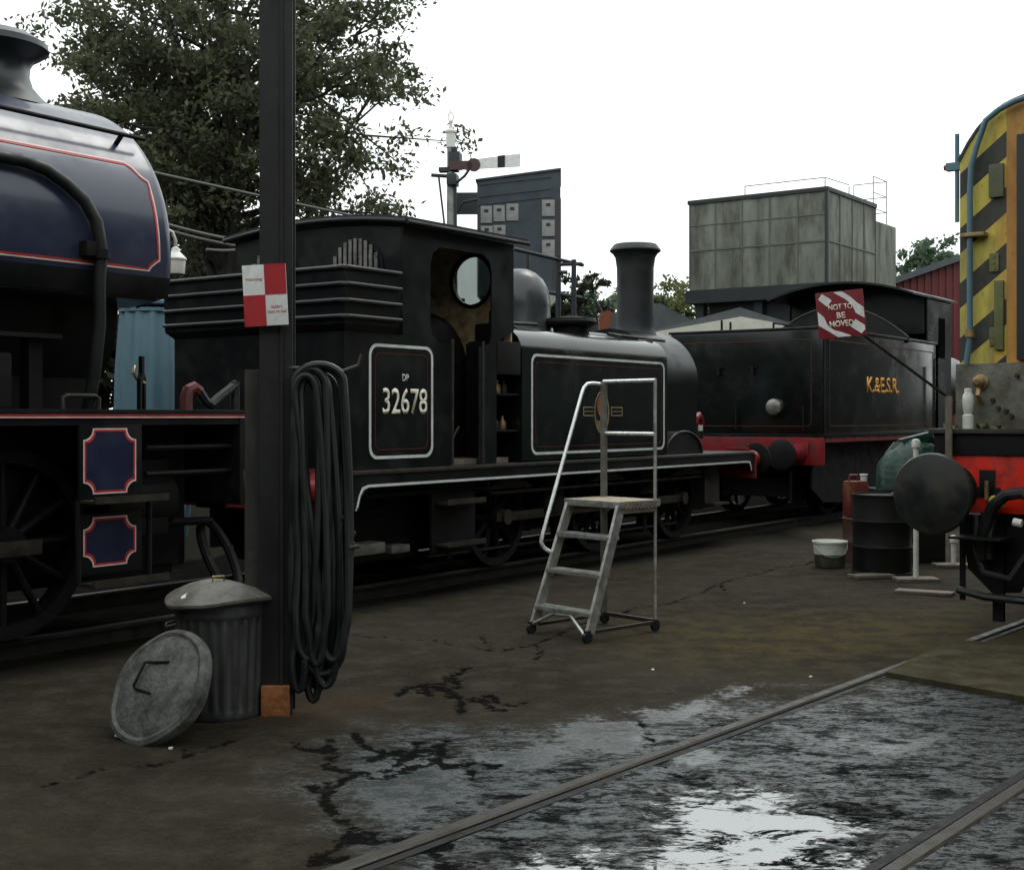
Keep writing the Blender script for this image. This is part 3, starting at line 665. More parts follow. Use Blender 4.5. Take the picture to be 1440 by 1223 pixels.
# ------------------------------------------------------------------ the blue saddle tank engine
def saddletank():
    t = thing('saddle_tank_engine', 'dark blue saddle tank engine with red and white lining at the left edge', 'steam locomotive', O1, T1)
    W = 1.24; X0 = -9.4; XB = -1.28
    mb = MB()
    for y in (-.62,.62): mb.box(X0+.1, XB-.05, y-.02, y+.02, .5, 1.56)
    for x in (-2.0, -4.4, -6.8): mb.box(x, x+.05, -.6, .6, .5, 1.5)
    mb.box(-7.5,-1.4,-.58,.58,.42,1.5); mb.build('frame', M['frame'], t)
    mb = MB(); mb.box(X0, XB, -W, W, 1.595, 1.645, .006); mb.build('running_plate', M['black'], t)
    mb = MB(); mb.box(X0+.02, XB-.02, -W+.03, -W+.01, 1.54, 1.594); mb.box(X0+.02, XB-.02, W-.03, W-.01, 1.54, 1.594); mb.build('valance', M['black'], t)
    mb = MB(); mb.box(X0, XB, -W-.003, -W+.002, 1.600, 1.610); mb.build('red_line', M['linered'], t)
    mb = MB(); mb.box(X0, XB, -W-.003, -W+.002, 1.588, 1.596); mb.build('white_line', M['linewht'], t)
    mb = MB(); mb.box(XB-.04, XB, -W+.005, W-.005, .95, 1.594, .004); mb.build('buffer_beam', M['frame'], t)
    for y in (-.87,.87): buffer(t, XB, y, 1.07, 1, .48, shank='frame')
    for x in (-2.95,-4.6,-6.3):
        for y in (-.76,.76): wheel(t, x, y, .62, .76, side=(-1 if y<0 else 1), spokes=12)
        MB().cyl((x,-.7,.76),(x,.7,.76),.08).build('axle', M['frame'], t)
    mb = MB(); mb.box(-6.5,-2.8,-.98,-.94,.7,.8,.01); mb.build('coupling_rod', M['grime'], t)
    mb = MB(); mb.box(-2.3,-1.75,-.98,-.66,.75,1.3,.05); mb.cyl((-2.3,-.82,1.0),(-1.7,-.82,1.0),.2); mb.build('cylinder', M['frame'], t)
    # front steps with two lined plates
    for z0, z1 in ((1.09,1.52),(.615,.94)):
        mb = MB(); mb.box(-2.72,-2.22,-W-.012,-W+.012,z0-.05,z1+.02,.003); p = mb.build('step_plate', M['black'], t)
        a = (-2.69,-2.27,z0,z1)
        mb = MB(); mb.prism(notched(*a,.075), XZ, -W-.010, -W-.0135); q = mb.build('blue_panel', M['bluedk'], p)
        def nn(d): return notched(a[0]+d,a[1]-d,a[2]+d,a[3]-d,.075)
        mb = MB(); mb.frame(nn(0), nn(.009), XZ, -W-.012, -W-.016); mb.build('pink_line', M['linewht'], p)
        mb = MB(); mb.frame(nn(.010), nn(.022), XZ, -W-.012, -W-.016); mb.build('red_line', M['linered'], p)
    for z in (1.035, .5):
        mb = MB(); mb.box(-2.72,-2.12,-W-.17,-W+.02,z,z+.02,.003); mb.box(-2.72,-2.12,-W-.172,-W-.16,z,z+.045); mb.build('step', M['grime'], t)
    for x in (-2.72,-2.15):
        mb = MB(); mb.tube([(x,-W,.5),(x,-W,1.05)], .02); mb.build('step_stay', M['frame'], t)
    # boiler, smokebox and saddle tank
    mb = MB(); mb.cyl((X0+2,0,2.36),(-2.02,0,2.36),.74,n=40); mb.box(-3.0,-2.1,-.55,.55,1.646,2.2); mb.build('boiler', M['frame'], t)
    mb = MB(); mb.lathe([(.6,0),(.61,.03),(.56,.07),(.3,.13),(.02,.15)], (-2.02,0,2.36),(1,0,0),36); mb.build('smokebox_door', M['frame'], t)
    ZC = 2.72; RA = 1.13
    def sec(k=1.):
        out = []
        for i in range(49):
            a = R(-105+210*i/48); out.append((RA*k*math.sin(a), ZC+(RA*1.02)*k*math.cos(a)))
        return out
    inner = [(.72*math.sin(R(100-200*i/32)), 2.5+.72*math.cos(R(100-200*i/32))) for i in range(33)]
    mb = MB(); mb.prism(sec()+inner, YZ, X0+2.2, -1.905)
    # rounded front edge
    mb.build('saddle_tank', M['blue'], t, smooth=40)
    mb = MB(); A = [[mb.bm.verts.new((x, y, z)) for y, z in sec(k)] for x, k in ((-1.905,1.0),(-1.88,.996),(-1.855,.985),(-1.84,.965),(-1.835,.94))]
    for a, b in zip(A, A[1:]):
        for i in range(48): mb.bm.faces.new((a[i],a[i+1],b[i+1],b[i]))
    I = [mb.bm.verts.new((-1.835,y,z)) for y, z in inner[::-1]]
    # front plate as strips between rim and boiler opening
    last = A[-1]
    for i in range(48):
        j, k = int(i*32/48), int((i+1)*32/48)
        vs_ = [last[i], last[i+1], I[k]]+([I[j]] if j != k else [])
        mb.bm.faces.new(vs_)
    mb.build('tank_front', M['blue'], t, smooth=40)
    # lining that follows the curved side
    def tp(x, z, o=0.):
        a = math.acos(max(-1,min(1,(z-ZC)/(RA*1.02)))); return Vector((x, -(RA+o)*math.sin(a), ZC+(RA*1.02+o)*math.cos(a)))
    xe, zt, zb = -1.965, 3.37, 2.6; c = .09
    path = [(-7.0,zt)]+[(-7+ (xe-.16+7)*i/20, zt) for i in range(1,21)]
    path += [(xe-.1, zt-.03),(xe-.05,zt-.09)]+[(xe, zt-.12-(zt-.12-zb-.08)*i/12) for i in range(13)]+[(xe-.03,zb+.06),(xe-.07,zb+.03),(xe-.09,zb)]+[(xe-.09-(7+xe-.09)*i/20, zb) for i in range(1,21)]
    for nm, off, w_, m_ in (('white_line',0,.011,'linewht'),('red_line',.014,.012,'linered')):
        mb = MB()
        P3 = []
        for i, (x, z) in enumerate(path):
            cx_, cz_ = -4.6, 2.97
            dx = -1 if (x > xe-.12) else 0; dz = (-1 if z > 3.2 else (1 if z < 2.7 else 0))
            if dx and dz: dx, dz = dx*.7, dz*.7
            P3.append(((x+dx*off, z+dz*off), (x+dx*(off+w_), z+dz*(off+w_))))
        for (a, b), (c_, d_) in zip(P3, P3[1:]):
            V = [mb.bm.verts.new(tp(*q, o)) for o in (-.003, .0035) for q in (a, b, d_, c_)]
            for f in ((0,1,2,3),(7,6,5,4),(0,4,5,1),(1,5,6,2),(2,6,7,3),(3,7,4,0)): mb.bm.faces.new([V[k] for k in f])
        bmesh.ops.remove_doubles(mb.bm, verts=mb.bm.verts, dist=1e-5); mb.build(nm, M[m_], t, smooth=0)
    # tank underside shade, painted in as a black band below the lining
    mb = MB(); rows = [2.57-.5*i/10 for i in range(11)]
    def bot(x, z, o): 
        i = (2.57-z)/.5; a = R(97.6+(105-97.6)*i); return (x, -(RA+o)*math.sin(a), ZC+(RA*1.02+o)*math.cos(a))
    for a, b in zip(rows, rows[1:]):
        mb.bm.faces.new([mb.bm.verts.new(bot(x,z,.003)) for x, z in ((-7.2,a),(-1.87,a),(-1.87,b),(-7.2,b))])
    bmesh.ops.remove_doubles(mb.bm, verts=mb.bm.verts, dist=1e-5); mb.build('black_band', M['black'], t, smooth=40)
    # handrail along the upper side and the big exhaust pipe
    mb = MB(); mb.tube([(-7,-.88,3.63),(-1.9,-.88,3.57)], .016)
    for x in (-2.1,-4.2,-6): mb.cyl((x,-.8,3.49),(x,-.88,3.56),.018)
    mb.build('handrail', M['frame'], t)
    mb = MB(); P = [tp(x, 3.2-.0*x, .05) for x in (-7,-5,-4,-3.3,-3.0)]
    P += [tp(-2.85,3.17,.05), tp(-2.72,3.1,.05), tp(-2.6,3.0,.055), tp(-2.53,2.87,.06), tp(-2.5,2.7,.06), tp(-2.5,2.5,.06), Vector((-2.5,-1.17,2.2)), Vector((-2.5,-1.12,1.9)), Vector((-2.5,-1.05,1.65))]
    mb.tube(P, .042, 12); mb.build('steam_pipe', M['rubber'], t)
    mb = MB()
    for p, q in ((P[9],P[10]),):
        mb.cyl(p, Vector(p)+Vector((0,0,-.06)), .056); mb.box(p.x-.13,p.x-.03,p.y-.02,p.y+.1,p.z-.05,p.z+.05,.01)
    mb.build('pipe_bracket', M['frame'], t)
    mb = MB(); mb.lathe([(.46,-.06),(.36,.03),(.30,.1),(.275,.18),(.28,.25),(.31,.3),(.37,.335),(.41,.365),(.4,.41),(.3,.47),(.24,.48),(.2,.47)], (-2.56,0,3.84), n=40); mb.build('chimney', pm('chimney_black', (.014,.018,.02), .35, var=.25, scale=4), t)
    # things on the running plate
    mb = MB(); mb.box(-3.6,-3.1,-1.1,-.6,1.646,2.0,.03); mb.box(-2.95,-2.85,-1.05,-.95,1.646,2.1); mb.box(-3.9,-2.75,-1.12,-.9,2.1,2.13); mb.build('sandbox', M['frame'], t)
    mb = MB(); mb.tube([(-2.75,-1.12,1.64),(-2.75,-1.12,1.72),(-2.72,-1.12,1.735),(-2.5,-1.12,1.735),(-2.47,-1.12,1.72),(-2.47,-1.12,1.64)], .016); mb.build('lifting_handle', M['grime'], t)
    mb = MB(); mb.tube([(-2.0,-.9,1.95),(-2.05,-.95,1.9),(-2.02,-.95,1.86),(-1.95,-.95,1.83)], .012); mb.build('drain_pipe', M['brass'], t)
    mb = MB(); mb.tube([(-7,-1.06,2.42),(-1.95,-1.06,2.42)], .016); mb.build('lower_handrail', M['grime'], t)
    mb = MB(); mb.prism([(-.06,1.646),(-.03,1.646),(-.02,1.85),(.02,1.85),(.03,1.646),(.06,1.646),(.06,1.86),(.025,1.9),(.025,2.02),(-.025,2.02),(-.025,1.9),(-.06,1.86)], lambda p,q,d: (-1.98+p*.9,-.95+d+p*.6,q), -.02, .02); mb.build('lamp_iron', M['frame'], t)
    mb = MB(); mb.tube([(-1.62,-1.0,1.64),(-1.62,-1.0,1.74),(-1.6,-1.0,1.79),(-1.55,-1.0,1.81),(-1.5,-1.0,1.78)], .045); mb.build('hose_elbow', pm('dull_red_pipe', (.11,.022,.02), .6, var=.4, scale=14), t)
    mb = MB(); mb.tube([(-1.5,-1.0,1.78),(-1.44,-1.0,1.71),(-1.38,-1.0,1.68),(-1.3,-1.0,1.74),(-1.2,-1.0,1.8),(-1.14,-1.0,1.84)], .038); mb.cyl((-1.15,-1.0,1.646),(-1.15,-1.0,1.86),.035); mb.build('vacuum_hose', M['rubber'], t)
    mb = MB(); mb.box(-1.0,-.7,.2,.6,1.5,1.7)
    mb.bm.clear(); mb.tube([(-1.26+.12*math.sin(a),-.95+.16*math.cos(a),.55+.26*math.sin(a*1.0+1.6)) for a in [2*math.pi*i/28 for i in range(28)]], .035, closed=True); mb.build('brake_hose', M['frame'], t)
    mb = MB()
    for z in (1.38,1.2): mb.tube([(-2.1,-W+.1,z),(-1.32,-W+.1,z)], .02)
    mb.tube([(-2.2,-.9,.85),(-1.3,-.9,.82)], .03); mb.build('conduit', M['frame'], t)
saddletank()

# ------------------------------------------------------------------ the black engine lettered K.&E.S.R.
def kesr():
    t = thing('lettered_engine', 'large black engine with amber initials and arched cab roof, standing beyond the numbered tank engine', 'steam locomotive', O1, T1)
    W = 1.25; X0 = 9.7; X1 = 14.75
    mb = MB()
    for y in (-.7,.7): mb.box(X0+.1, 18.5, y-.02, y+.02, .35, 1.2)
    mb.box(X0+.5, 18, -.6, .6, .4, 1.15)
    mb.prism([(X0+.1,.55),(X0+.5,.35),(11.2,.3),(11.6,.42),(12.3,.3),(13.0,.3),(13.4,.42),(14.2,.3),(18,.4),(18,1.22),(X0+.1,1.22)], XZ, -1.0, -1.03); mb.build('frame', M['frame'], t)  # outer plate added to black out the lit gaps round the wheels
    for x in (10.9, 12.6, 14.4, 16.2):
        for y in (-.76,.76): wheel(t, x, y, .55, .68, side=(-1 if y<0 else 1))
    mb = MB(); mb.box(X0-.02, 19, -W-.02, W+.02, 1.3, 1.345, .005); mb.build('footplate', M['black'], t)
    mb = MB(); mb.box(X0+.03, 19, -W-.005, -W+.02, 1.225, 1.298); mb.build('solebar', M['red'], t)
    mb = MB(); mb.box(X0-.02, X0+.02, -W, W, .9, 1.298, .004); mb.build('buffer_beam', M['red'], t)
    for y in (-.87,.87): buffer(t, X0-.02, y, 1.06, -1, .62, .22)
    mb = MB(); mb.box(X0+.02, X1, -W+.03, W-.03, 1.346, 2.84, .03); mb.build('side_tank', M['tank'], t)
    mb = MB(); mb.box(X0+.0, X1+.02, -W+.005, W-.005, 2.835, 2.875, .01); mb.box(X0+.04,X0+.06,-W+.01,-W+.03,1.35,2.83); mb.build('tank_beading', M['black'], t)
    mb = MB(); mb.frame(rrect(X0+.25,X1-.15,1.45,2.7,.05,3), rrect(X0+.265,X1-.165,1.465,2.685,.045,3), XZ, -W+.032, -W+.026); mb.build('side_lining', M['redline'], t)
    mb = MB(); mb.frame(rrect(-1.05,1.05,1.45,2.7,.06,3), rrect(-1.04,1.04,1.46,2.69,.055,3), YZ, X0+.022, X0+.016); mb.build('rear_lining', M['redline'], t)
    for y in (-.15,.4): 
        mb = MB(); mb.box(X0-.01,X0+.018,y-.07,y+.07,2.3,2.32); mb.box(X0-.03,X0+.018,y-.02,y+.02,2.2,2.34); mb.build('lamp_iron', M['frame'], t)
    mb = MB(); mb.tube([(X0-.04,-.95,1.4),(X0-.04,-.95,1.75)], .014); mb.tube([(X0-.04,.1,1.4),(X0-.04,.1,1.75)], .014); mb.build('rear_handrail', M['frame'], t)
    mb = MB(); mb.tube([(X1-.3,-W-.02,1.4),(X1-.3,-W-.02,2.45)], .016); mb.build('handrail', M['grime'], t)
    mb = MB(); mb.lathe([(.12,0),(.125,.05),(.115,.09),(.09,.1),(.02,.105)], (X0+.02,-.5,1.73), (-1,0,0), 24); mb.build('tail_lamp', M['steel'], t)
    text('K.&E.S.R.', 12.15, 2.08, 1.42, .25, 'initials', M['amber'], t, sideM(-W+.028), .0015, .022)
    # raised arched back sheet in front of the cab
    ys = [W*(1-2*i/24) for i in range(25)]
    za = lambda y: 2.88+.56*(1-(y/W)**2)
    mb = MB(); mb.prism([(y,za(y)) for y in ys]+[(-W,2.8),(W,2.8)], YZ, 13.25, 13.29); mb.build('back_sheet', M['black'], t, smooth=25)
    mb = MB(); mb.tube([(13.25,y,za(y)) for y in ys], .02); mb.build('sheet_beading', M['grime'], t)
    # cab
    zc = lambda y: 3.60+.24*(1-(y/(W+.04))**2); yr = [(W+.04)*(1-2*i/24) for i in range(25)]
    mb = MB(); mb.prism([(y,zc(y)+.035) for y in yr]+[(y,zc(y)) for y in yr[::-1]], YZ, 13.35, 15.75); mb.build('cab_roof', M['black'], t, smooth=25)
    mb = MB(); ys2 = [(W-.05)*(1-2*i/20) for i in range(21)]
    mb.prism([(y,zc(y)-.01) for y in ys2]+[(-W+.05,1.35),(W-.05,1.35)], YZ, 15.45, 15.5); mb.prism([(y,zc(y)-.01) for y in ys2]+[(-W+.05,3.0),(W-.05,3.0)], YZ, 14.2, 14.24)
    mb.build('cab_plate', M['black'], t, smooth=0)
    for s in (-1,1):
        mb = MB(); y = s*(W-.0)
        mb.box(14.2,14.78,y-s*.02,y,2.88,3.62); mb.box(14.78,15.15,y-s*.02,y,1.35,2.6); mb.box(14.78,15.15,y-s*.02,y,3.3,3.62); mb.box(15.15,15.5,y-s*.02,y,1.35,3.62)
        cs = mb.build('cab_side', M['tank'], t)
        mb = MB(); mb.box(14.79,15.14,y-s*.012,y-s*.008,2.6,3.3); mb.build('pane', M['glass'], cs)
    mb = MB(); mb.cyl((15.5,0,2.2),(19,0,2.2),.62,n=32); mb.build('boiler', M['black'], t)
    mb = MB()
    for x, y in ((10.2,.6),(10.6,.65),(11.2,.2),(11.9,.2)): mb.cyl((x,y,2.86),(x,y,3.06),.018,n=8)
    mb.tube([(11.2,.2,3.06),(11.9,.2,3.06)], .015); mb.lathe([(.12,0),(.12,.12),(.19,.14),(.17,.2),(.02,.22)], (12.4,-.1,2.87), n=20); mb.build('tank_fittings', M['frame'], t)
kesr()

# ------------------------------------------------------------------ diesel shunter on the near track
def stripes_mat():
    m = bpy.data.materials.new('wasp_stripes'); m.use_nodes = True; N = m.node_tree.nodes; L = m.node_tree.links; b = N['Principled BSDF']
    tc = N.new('ShaderNodeTexCoord'); sx = N.new('ShaderNodeSeparateXYZ'); L.new(tc.outputs['Object'], sx.inputs[0])
    def mth(op, a, c=0., d=None):
        x = N.new('ShaderNodeMath'); x.operation = op
        for i, q in enumerate((a, c, d)):
            if q is None: continue
            if isinstance(q, (int, float)): x.inputs[i].default_value = q
            else: L.new(q, x.inputs[i])
        return x.outputs[0]
    ph = mth('FRACT', mth('MULTIPLY', mth('ADD', mth('MULTIPLY', sx.outputs[1], .8), sx.outputs[2]), 1/.42), 0)
    ph = mth('FRACT', mth('ADD', mth('MULTIPLY', mth('ADD', mth('MULTIPLY', sx.outputs[1], .8), sx.outputs[2]), 1/.42), .13))
    blk = mth('LESS_THAN', ph, .46)
    band = mth('MULTIPLY', mth('LESS_THAN', sx.outputs[1], .745), mth('GREATER_THAN', sx.outputs[1], .60))
    def noise(sc, st=1.):
        mp = N.new('ShaderNodeMapping'); mp.inputs['Scale'].default_value = (1,1,st); L.new(tc.outputs['Object'], mp.inputs[0])
        x = N.new('ShaderNodeTexNoise'); x.inputs['Scale'].default_value = sc; x.inputs['Detail'].default_value = 7; x.inputs['Roughness'].default_value = .7; L.new(mp.outputs[0], x.inputs['Vector']); return x.outputs[0]
    def rg(x, a, c, lo=0., hi=1.):
        r = N.new('ShaderNodeMapRange'); L.new(x, r.inputs[0])
        for i, q in zip((1,2,3,4),(a,c,lo,hi)): r.inputs[i].default_value = q
        return r.outputs[0]
    def mix(f, a, c):
        x = N.new('ShaderNodeMix'); x.data_type = 'RGBA'; L.new(f, x.inputs[0])
        for i, q in ((6,a),(7,c)):
            if isinstance(q, tuple): x.inputs[i].default_value = (*q,1)
            else: L.new(q, x.inputs[i])
        return x.outputs[2]
    yel = mix(rg(noise(6,.4), .4, .65), (.66,.54,.09), (.46,.40,.12))
    yel = mix(mth('MULTIPLY', rg(noise(3,.3), .5, .62), rg(sx.outputs[1], 1.0, .8)), yel, (.6,.26,.03))
    blc = mix(rg(noise(7), .4, .7), (.028,.03,.026), (.06,.06,.045))
    col = mix(blk, yel, blc)
    col = mix(band, col, mix(rg(noise(5,.3), .4, .65), (.58,.29,.06), (.4,.17,.04)))
    col = mix(rg(noise(16), .60, .72, 0, .85), col, (.08,.055,.03))
    col = mix(rg(noise(5,.25), .52, .7, 0, .7), col, (.12,.10,.05))
    col = mix(rg(noise(60), .58, .7, 0, .5), col, (.05,.045,.03))
    L.new(col, b.inputs['Base Color']); b.inputs['Roughness'].default_value = .6
    return m
def diesel():
    base = R0+t2*6.57-l2*.75
    t = thing('diesel_shunter', 'diesel shunter with faded yellow and black striped cab end and bright red buffer beam', 'diesel locomotive', base, T2)
    W = 1.2
    mb = MB(); mb.box(0,.06,-W,W,.88,1.31,.006); mb.build('buffer_beam', M['redbright'], t)
    mb = MB(); mb.box(-.02,10,-W-.02,W+.02,1.31,1.47,.006); mb.build('deck_edge', M['frame'], t)
    mb = MB(); mb.box(-.05,10,-W-.05,W+.05,1.47,1.505,.006); mb.build('deck', M['footplate'], t)
    mb = MB(); mb.box(.1,8,-.8,.8,.45,1.3); mb.box(.5,9.8,-1.05,1.05,.7,1.3); mb.build('frame', M['frame'], t)
    for x in (1.6,3.4,5.2):
        for y in (-.75,.75): wheel(t, x, y, .62, .66, side=(-1 if y<0 else 1))
    # cab end
    Z = lambda y: 3.5+.5*(1-(abs(y)/1.12)**5)
    yr = [1.1*(1-2*i/32) for i in range(33)]
    mb = MB(); mb.prism([(1.1,2.0)]+[(y,Z(y)) for y in yr]+[(-1.1,2.0)], YZ, .2, 2.2); mb.build('cab', stripes_mat(), t, smooth=30)
    mb = MB(); mb.prism([(1.115*y/1.1,Z(y)+.022) for y in yr]+[(y,Z(y)+.002) for y in yr[::-1]], YZ, .19, 2.3); mb.build('cab_roof', M['darksteel'], t, smooth=30)
    mb = MB(); mb.box(.19,2.2,-1.13,1.13,1.506,2.0,.006); lc = mb.build('lower_cab', pm('grimy_grey_metal', (.15,.145,.115), .55, metal=.1, var=.5, scale=6, dirt=(.07,.055,.03), dscale=5, damt=.85, bump=.3), t)
    mb = MB(); mb.lathe([(.05,0),(.06,.02),(.035,.03),(.03,.07),(.045,.08),(.02,.1)], (.19,.93,1.86), (-1,0,0), 14); mb.tube([(.15,.93,1.85),(.12,.93,1.76),(.17,.93,1.70)], .02); mb.build('pipe_stub', M['brass'], lc)
    for y, z in ((.8,1.66),(.84,1.72),(.74,1.64),(.66,1.9),(.7,1.6)): MB().cyl((.16,y,z),(.19,y,z),.016,n=8).build('bolt', M['grime'], lc)
    mb = MB(); mb.box(2.2,9.6,-.95,.95,1.506,2.95,.08); mb.build('bonnet', pm('bonnet_green', (.02,.04,.025), .5), t)
    mb = MB(); mb.box(.17,.2,.02,.57,2.55,3.45,.005); wf = mb.build('window', M['darksteel'], t)
    mb = MB(); mb.box(.16,.168,.06,.55,2.6,3.4); mb.build('pane', M['glass'], wf)
    mb = MB(); mb.box(.165,.199,.6,.66,2.02,3.7,.004); mb.build('corner_strip', M['darksteel'], t)
    olive = pm('olive_plate', (.16,.15,.06), .6, var=.4, scale=14)
    for z in (3.42,2.76,2.2): 
        mb = MB(); mb.box(.185,.199,.80,.87,z-.07,z+.07,.003)
        for k in (-.045,0,.045): mb.cyl((.178,.835,z+k),(.186,.835,z+k),.012,n=10)
        mb.build('hinge_plate', olive, t)
    mb = MB(); mb.box(.17,.199,.76,.87,3.25,3.5,.006); mb.build('patch_plate', pm('olive_patch', (.1,.11,.06), .6, var=.3, scale=8), t)
    mb = MB(); mb.box(.17,.199,.76,.83,2.1,2.62,.006); mb.build('olive_strip', pm('olive_strip', (.13,.14,.05), .6, var=.3, scale=8), t)
    # pale blue pipe up the corner
    mb = MB(); P = [(.15,1.03,2.0),(.14,1.0,2.2),(.14,1.0,3.3),(.14,.99,3.5),(.14,.95,3.64)]+[(.14,y,Z(y)-.02) for y in (.88,.78,.66,.5,.3)]
    mb.tube(P, .022, 10); mb.build('blue_pipe', M['lightblue'], t)
    mb = MB(); mb.box(.1,.2,.88,1.06,2.96,2.99,.006); mb.build('pipe_clip', M['brass'], t)
    mb = MB(); mb.cyl((.14,1.0,2.2),(.14,1.0,2.26),.035); mb.build('pipe_joint', M['brass'], t)
    mb = MB(); mb.tube([(.25,1.14,3.1),(.25,1.14,3.78)], .018); mb.box(.22,.28,1.1,1.22,3.5,3.56); mb.tube([(.25,1.14,3.6),(.25,1.05,3.62)], .016); mb.build('handrail', M['lightblue'], t)
    mb = MB(); mb.tube([(.25,1.14,3.53),(.25,1.24,3.53)], .022); mb.build('lamp_bracket', M['red'], t)
    # buffers and draw gear
    for y in (-1.09, 1.09):
        mb = MB(); mb.lathe([(.2,0),(.19,.04),(.15,.08),(.145,.25),(.15,.27)], (0,y,1.04), (-1,0,0), 24); b_ = mb.build('buffer', M['frame'], t)
        mb = MB(); mb.lathe([(.1,.2),(.1,.33),(.25,.335),(.295,.35),(.302,.37),(.29,.395),(.2,.415),(.02,.43)], (0,y,1.03), (-1,0,0), 40); mb.build('buffer_head', pm('greasy_buffer', (.012,.0145,.014), .42, var=.5, scale=4, dirt=(.075,.062,.035), dscale=2.2, damt=.5), b_)
    mb = MB(); mb.box(-.012,.01,.76,.875,1.0,1.2,.003); mb.box(-.012,.01,.72,.93,1.0,1.07,.003); mb.build('coupling_socket', M['frame'], t)
    mb = MB(); mb.box(-.04,-.012,.8,.825,.98,1.12); mb.build('valve_handle', M['brass'], t)
    mb = MB(); mb.cyl((-.1,.75,.92),(-.02,.75,.98),.045); mb.box(-.14,-.06,.66,.76,.93,.99,.015); mb.build('brake_cock', M['yellow'], t)
    mb = MB(); mb.tube([(-.06,.75,.9),(-.12,.76,.72),(-.12,.76,.55)], .03); mb.tube([(-.1,.82,.55),(-.14,.8,.75),(-.16,.72,.95),(-.18,.62,1.03),(-.18,.5,1.05),(-.18,.4,.98),(-.18,.35,.7),(-.18,.4,.5)], .045, 10); mb.build('brake_hose', M['rubber'], t)
    mb = MB(); mb.tube([(-.16,.73,.93),(-.15,.79,.8)], .03); mb.build('hose_clamp', M['green'], t)
    mb = MB(); mb.box(-.3,.0,.62,1.0,.70,.715,.004); mb.box(-.02,.0,.98,1.02,.22,.86); mb.box(-.0,.04,.7,.78,.08,.86); mb.prism([(.5,.86),(1.05,.86),(.98,.45),(.8,.28),(.6,.3),(.52,.5)], YZ, .05, .09); mb.build('life_guard', M['frame'], t)
    mb = MB(); mb.tube([(-.05,1.02,.3),(-.1,.8,.27),(-.08,.4,.26)], .03); mb.tube([(-.02,.5,.8),(-.06,.45,.5),(-.02,.42,.2)], .04); mb.tube([(.0,.9,.86),(-.05,.88,.6),(-.12,.8,.45),(-.15,.6,.42),(-.1,.5,.6)], .028); mb.build('air_pipes', M['rubber'], t)
    mb = MB(); mb.cyl((-.2,.5,.83),(-.2,.56,.84),.03); mb.build('pipe_cap', M['whiteplastic'], t)
    # lamp and stake on the deck
    mb = MB(); mb.lathe([(.04,0),(.04,.1),(.028,.11),(.036,.13),(.042,.2),(.04,.25),(.028,.27),(.028,.3),(.01,.305)], (.02,.97,1.505), n=18); mb.build('white_lamp', M['whiteplastic'], t)
    mb = MB(); mb.box(-.075,-.05,1.06,1.11,1.2,1.75,.004); mb.build('stake', M['wood'], t)
    mb = MB()
    rr = random.Random(4)
    for i in range(60):
        y = rr.uniform(.75,1.2); x = rr.uniform(.0,.18); a = rr.uniform(0,6.28); h = rr.uniform(.01,.05)
        mb.bm.faces.new([mb.bm.verts.new((x+.02*math.cos(a+k*2.1), y+.03*math.sin(a+k*2.1), 1.506+(h if k==1 else 0))) for k in range(3)])
    mb.build('moss', pm('deck_moss', (.1,.11,.04), .9), t, smooth=0)
diesel()

# ------------------------------------------------------------------ notice board on its rod
def notice():
    c = at(1182.5, 442, 9.35); 
    t = thing('warning_board', 'square red and white striped board reading NOT TO BE MOVED on a slanting rod', 'warning sign', c, R(-12))
    h = .165
    mb = MB(); mb.box(-h,h,-.006,.006,-h,h,.002); bd = mb.build('board', M['sign_dkred'], t); bd.rotation_euler = (0, R(-5), 0)
    def strip(pts): 
        mb = MB(); mb.prism(pts, XZ, -.0055, -.0085); o = mb.build('white_stripe', M['sign_white'], bd)
    k = lambda x, z: (x*h, z*h)
    strip([k(*p) for p in ((-.9,.72),(-.72,.95),(-.42,.72),(-.34,.62),(-.55,.38))])
    strip([k(*p) for p in ((-.25,.97),(.12,.97),(.45,.72),(.72,.42),(.97,.22),(.97,-.25),(.62,.0),(.5,.35),(.25,.62))])
    strip([k(*p) for p in ((-.97,.2),(-.72,-.05),(-.6,-.4),(-.35,-.65),(.0,-.78),(.35,-.95),(.3,-.97),(-.2,-.97),(-.55,-.7),(-.97,-.4))])
    strip([k(*p) for p in ((.36,-.56),(.58,-.26),(.95,-.56),(.95,-.75),(.78,-.9))])
    Mx = sideM(-.0065)
    text('NOT TO', -.0, .32*h, 1.0*h, .25*h, 'lettering', M['cream'], bd, Mx); text('BE', .0, -.04*h, .36*h, .25*h, 'lettering', M['cream'], bd, Mx); text('MOVED', 0, -.4*h, 1.0*h, .27*h, 'lettering', M['cream'], bd, Mx)
    a, b = at(1213, 470, 9.36)-c, at(1343, 566, 10.0)-c
    rot = Matrix.Rotation(R(12), 3, 'Z')
    mb = MB(); mb.tube([rot@a, rot@b], .011); mb.build('rod', M['grime'], t)
notice()

